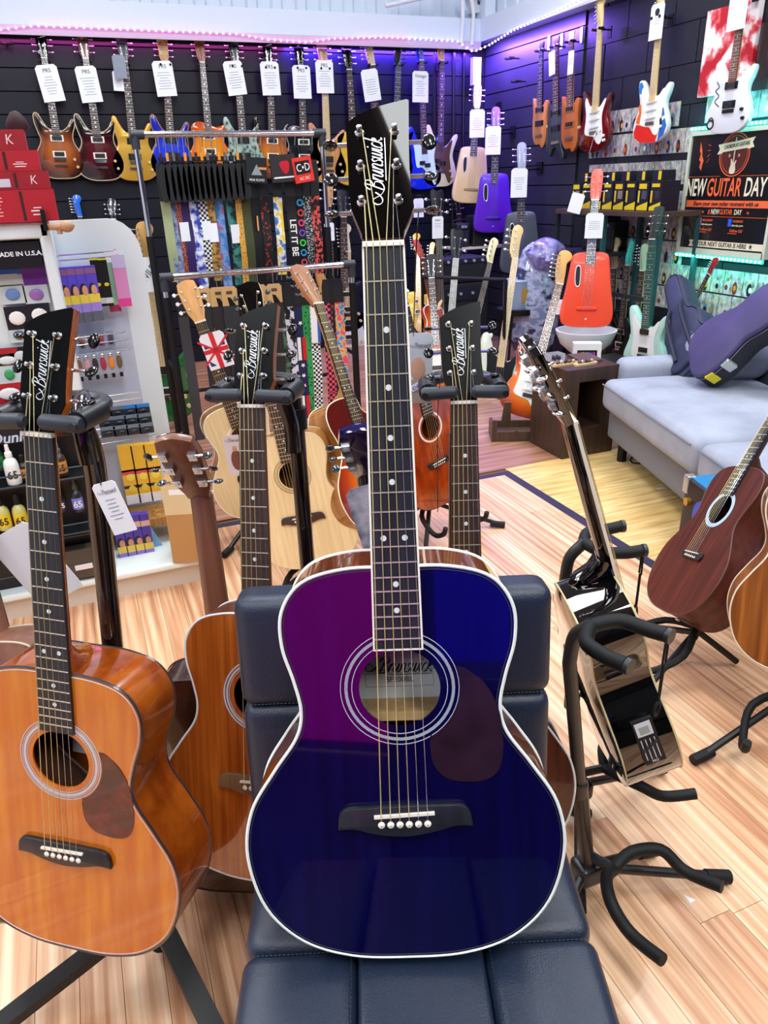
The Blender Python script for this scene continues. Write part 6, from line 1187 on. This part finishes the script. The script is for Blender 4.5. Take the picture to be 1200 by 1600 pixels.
B().prism(co, -.03, .0, .012).build('lid', M('4a4270', .6, pat='noise', c2='3c3860', sc_=(6, 6, 6)), hc, ang=.8); B().prism(co, .003, .09, .012).build('shell', M('14161f', .55), hc, ang=.8)
B().tube([(p.x*1.005, .0, p.y) for p in co], .0035, 5, True).build('trim', M('5a5a68', .4), hc)
for x, z, m_ in ((.163, .18, M('c9cfc8', .3, .6)), (.168, .09, M('d8cc20', .4))): B().rbox((x-.012, -.015, z-.022), (x+.012, .05, z+.022), .004).build('latch', m_, hc)
# planter chair with the red guitar
q = onX(915, 512, 3.12); rg, X_ = None, None
o = dict(TR, mat=M('ee4a2c', .35, coat=.2), hm=M('ee5a48', .4), neck=M('e85a44', .4), brm=M('e0402a', .4), ring=M('e8e6f4', .2, .3), fb=M('4a5468', .4))
X_ = hang(o, onX(934, 262, 3.22), onX(914, 512, 3.12), lat_of(38)); electric('orange red travel guitar standing in the white bowl seat', X_, o, None, 'travel_guitar')
card('white price card with a flame mark on the red travel guitar', onX(930, 333, 3.12), .11, .15, lat_of(38), lines=5); card('white card leaning beside the red travel guitar head', onX(905, 302, 3.35), .09, .13, lat_of(38), lines=0, tilt=14); card('ivory swing tag at the left edge of the red travel guitar', onX(876, 468, 3.02), .05, .1, lat_of(38), lines=3)
q = onX(916, 515, 3.16); bw = thing('bowl_seat', 'round white moulded bowl seat under the red travel guitar', 'chair', None, loc=(q.x, q.y, q.z-.0))
B().lathe([(.03, -.16), (.1, -.15), (.17, -.09), (.2, -.02), (.205, .0), (.19, .0), (.16, -.06), (.09, -.11), (0, -.12)], n=28).build('bowl', M('e9eef4', .35), bw, ang=1); B().cyl((0, 0, -.16), (0, 0, -q.z+.03), .03, n=12).build('pedestal', WHT, bw); B().lathe([(.15, -q.z+.001), (.15, -q.z+.02), (.05, -q.z+.03)], n=24).build('base', WHT, bw)
q2 = onX(912, 548, 2.9); lowt = thing('low_table', 'low black table in front of the white bowl seat', 'table', None, loc=(2.93, 3.98, 0)); B().rbox((-.32, -.28, .3), (.3, .0, .34), .01).build('top', M('14161c', .4), lowt)
for x in (-.28, .26):
    for y in (-.25, -.03): B().box((x-.015, y-.015, 0), (x+.015, y+.015, .3)).build('leg', BLK, lowt, False)
bx = thing('toy_piano_box', 'white box printed with a row of rainbow keys on the low table', 'box', None, Matrix.Translation(Vector((2.86, 3.78, .341))) @ RZ(-30)); B().box((-.085, 0, 0), (.085, .08, .13)).build('carton', WHT, bx, False); B().box((-.06, -.001, .045), (.06, 0, .09)).build('printed_panel', M('14161c', .4), bx, False)
for i, cl in enumerate(('d83a30', 'e88a30', 'e8d040', '40b060', '40c0d0', '3a60d0', '8a50c8', 'd850a0')): B().box((-.052+i*.013, -.002, .05), (-.044+i*.013, -.001, .078)).build('printed_key', M(cl, .5), bx, False)
B().box((-.07, -.001, .012), (.07, 0, .024)).build('printed_panel', M('3a3c44', .4), bx, False)
# shelf rack with strings boxes on the right
s0, s1 = onX(862, 330, 3.42), onX(1040, 325, 3.42); SZt = 1.2
sr = thing('shelf_rack', 'dark open shelf rack by the sofa with guitars standing inside', 'shelf', None, loc=(0, 0, 0)); ya, yb_ = 3.86, 4.98; DKG = M('1a2226', .5)
B().box((3.38, ya, SZt-.03), (3.72, yb_, SZt)).build('top_board', M('4a3a34', .5), sr, False); B().box((3.4, ya, .72), (3.72, yb_, .735)).build('shelf_board', DKG, sr, False) if 0 else None
for y in (ya+.01, 4.42, yb_-.01):
    for x in (3.4, 3.7): B().box((x-.014, y-.014, 0), (x+.014, y+.014, SZt-.03)).build('post', M('1c4a50', .5) if y < 4.5 else DKG, sr, False)  # posts near the sign have its teal glow in their colour
for z in (.12, .66): B().box((3.39, ya, z), (3.41, 4.42, z+.025)).build('rail', DKG, sr, False)
B().box((3.4, 4.42, .9), (3.72, yb_, .92)).build('shelf_board', DKG, sr, False); B().box((3.4, 4.42, .5), (3.72, yb_, .52)).build('shelf_board', DKG, sr, False)
am = amp('small black amplifier on the middle shelf of the dark rack', Vector((3.56, 4.7, .92)), .3, .2, .2, -80, 4)
YBX = M('e0c420', .5); BXM = M('14182a', .45)
for k in range(8):
    y = 4.82-k*.118; t = thing('string_box', ('first', 'second', 'third', 'fourth', 'fifth', 'sixth', 'seventh', 'eighth')[k]+' black and yellow upright box from the left on the dark rack', 'box', 'black and yellow boxes on the rack', Matrix.Translation((3.44, y, SZt+.001)) @ Matrix.Rotation(-PI/2, 4, 'Z'))
    B().box((-.052, 0, 0), (.052, .14, .175)).build('carton', BXM, t, False); B().prism([(-.05, .004), (.05, .004), (.05, .055), (-.05, .025)], -.001, 0).box((-.04, -.001, .13+.01*(k % 2)), (.03, 0, .16)).box((-.045, -.001, .05), (-.03, 0, .12)).build('printed_shape', YBX, t, False); B().box((-.01, -.0015, .07), (.035, 0, .12)).build('printed_panel', M(('8a7a7c', '20242c', '4a4660', '2a2c3a')[k % 4], .5), t, False)
for k in range(6):
    y = 4.78-k*.15; t = thing('string_box', ('first', 'second', 'third', 'fourth', 'fifth', 'sixth')[k]+' smaller box from the left stacked above the black and yellow boxes', 'box', 'small boxes above the rack', Matrix.Translation((3.47, y, SZt+.177)) @ Matrix.Rotation(-PI/2, 4, 'Z'))
    B().box((-.045, 0, 0), (.045, .1, .06)).build('carton', M('161a2a', .5), t, False); B().box((.008, -.001, .005), (.034, 0, .055)).build('printed_shape', YBX, t, False)
for lb, hp, bt, x, o in (  # teal light from the sign is mixed into several of these colours
  ('dark headed guitar with teal lit pearl pegs leaning outside the rack', (1024, 322), (1002, 590), 3.3, dict(body='strat', head='33', mat=M('bfe6dc', .3, coat=.5), hm=M('2a3a34', .3), neck=M('2a5a50', .4), fb=M('2c5c54', .4), guard=WHT)),
  ('pale green six in line head inside the rack', (1008, 382), (985, 580), 3.5, dict(body='strat', head='6', mat=M('14181c', .3), hm=M('a8d8b0', .4), neck=MAPLE)),
  ('black guitar with a teal lit edge leaning in the rack behind', (985, 372), (965, 570), 3.56, dict(body='strat', head='pt', mat=BLKG, hm=M('3ad0c0', .3), neck=M('c8b088', .4))),
  ('cream headed guitar standing in the rack nearest the red guitar', (962, 372), (948, 600), 3.6, dict(body='strat', head='6', mat=M('3a2a20', .3), hm=M('c9b890', .4), neck=MAPLE)),
  ('silver green shelled guitar in the rack behind the red travel guitar', (946, 378), (930, 590), 3.62, dict(body='double', head='33', mat=M('6a8a80', .3), hm=M('4a7a70', .3, pat='noise', c2='8ac0a8', sc_=(40, 40, 40)), neck=MAPLE))):
    X_ = hang(o, onX(*hp, x), onX(*bt, x), (.1, -1, 0)); electric(lb, X_, o, 'guitars standing in the dark shelf rack')
X_ = hang(dict(body='strat', head='6'), onX(1120, 404, 3.62), onX(1060, 520, 3.62), (.1, -1, 0))
electric('red and green edged headstock poking up behind the sofa back', X_, dict(body='strat', head='6', mat=M('a02030', .3), hm=M('a82a34', .3), neck=M('7ac060', .4)))
# stands under the floor guitars
bpy.context.view_layer.update()
def under(lb, start, face=None, k=1):
    g = [o for o in C.objects if o.get('label', '').startswith(start)][0]; m_ = g.matrix_world; f = -(m_.to_3x3() @ Vector((0, 1, 0))); return floor_stand(lb, m_.translation+horiz(f)*-.05, f, k)
under('black folding floor stand under the mahogany guitar', 'matt mahogany'); under('black floor stand under the koa guitar at the right edge', 'striped koa'); under('black floor stand under the flag strapped natural guitar', 'pale natural acoustic guitar on the floor with')
under('black floor stand under the natural guitar by the pole', 'pale natural acoustic guitar on the floor behind'); under('black floor stand under the sunburst jumbo guitar', 'sunburst cutaway jumbo'); under('black floor stand under the flamed orange guitar', 'glossy flamed orange')
# blue amplifier behind the mahogany guitar
p = onZ(1140, 760, .0); t = thing('amplifier', 'black amplifier with bright blue top and brass corner behind the mahogany guitar', 'amplifier', None, Matrix.Translation((2.12, 1.93, 0)) @ RZ(-107)); B().rbox((0, -.14, 0), (.3, -.01, .38), .01).build('cabinet', M('241a1c', .5), t); B().box((.01, -.13, .38), (.29, -.02, .386)).build('top_cloth', M('1e7ab0', .5), t, False); B().cyl((.05, -.155, .3), (.05, -.14, .3), .016, n=12).build('knob', M('c9a040', .3, .8), t); B().rbox((-.006, -.146, .32), (.03, -.11, .39), .005).build('corner', M('c0c4c8', .3, .8), t)
B().cyl((.18, -.155, .28), (.18, -.14, .28), .07, n=24).build('badge', M('2a50c8', .4), t)
# added behind the camera to colour and darken the blue guitar's reflections
t = thing('blocker', 'added low black counter standing behind the photographer', 'blocker', None, loc=(.0, -.75, 0)); B().rbox((-.35, -.5, 0), (1.6, 0, .7), .02).build('body', M('08080d', .6), t); B().rbox((-.38, -.53, .7), (1.65, .03, .74), .01).build('top', M('101016', .4), t)  # added dark mass that keeps the bright floor out of the guitar's gloss
tag(B().box((-2.6, -2.9, .001), (-.45, -.3, .008)).build('added_mat', M('0c0c12', .8), None, False), 'large plain black mat added on the floor to darken reflections', 'mat')  # added dark cover over the floor, for the same gloss
for lb, x0, x1, z0, z1, cl, e in (('tall glowing magenta panel added for reflections on the front wall', -2.25, -1.25, .05, 1.3, 'ff08d0', .34), ('glowing deep blue panel added for reflections on the front wall', -.95, -.3, .5, 1.35, '1c10ff', .32)):  # glowing surfaces added only to tint the blue guitar's top
    t = thing('reflection_panel', lb, 'sign', None, loc=(0, -2.99, 0)); B().box((x0, 0, z0), (x1, .03, z1)).build('housing', BLK, t, False); B().box((x0+.02, .031, z0+.02), (x1-.02, .036, z1-.02)).build('diffuser', M(cl, .5, emit=e), t, False)
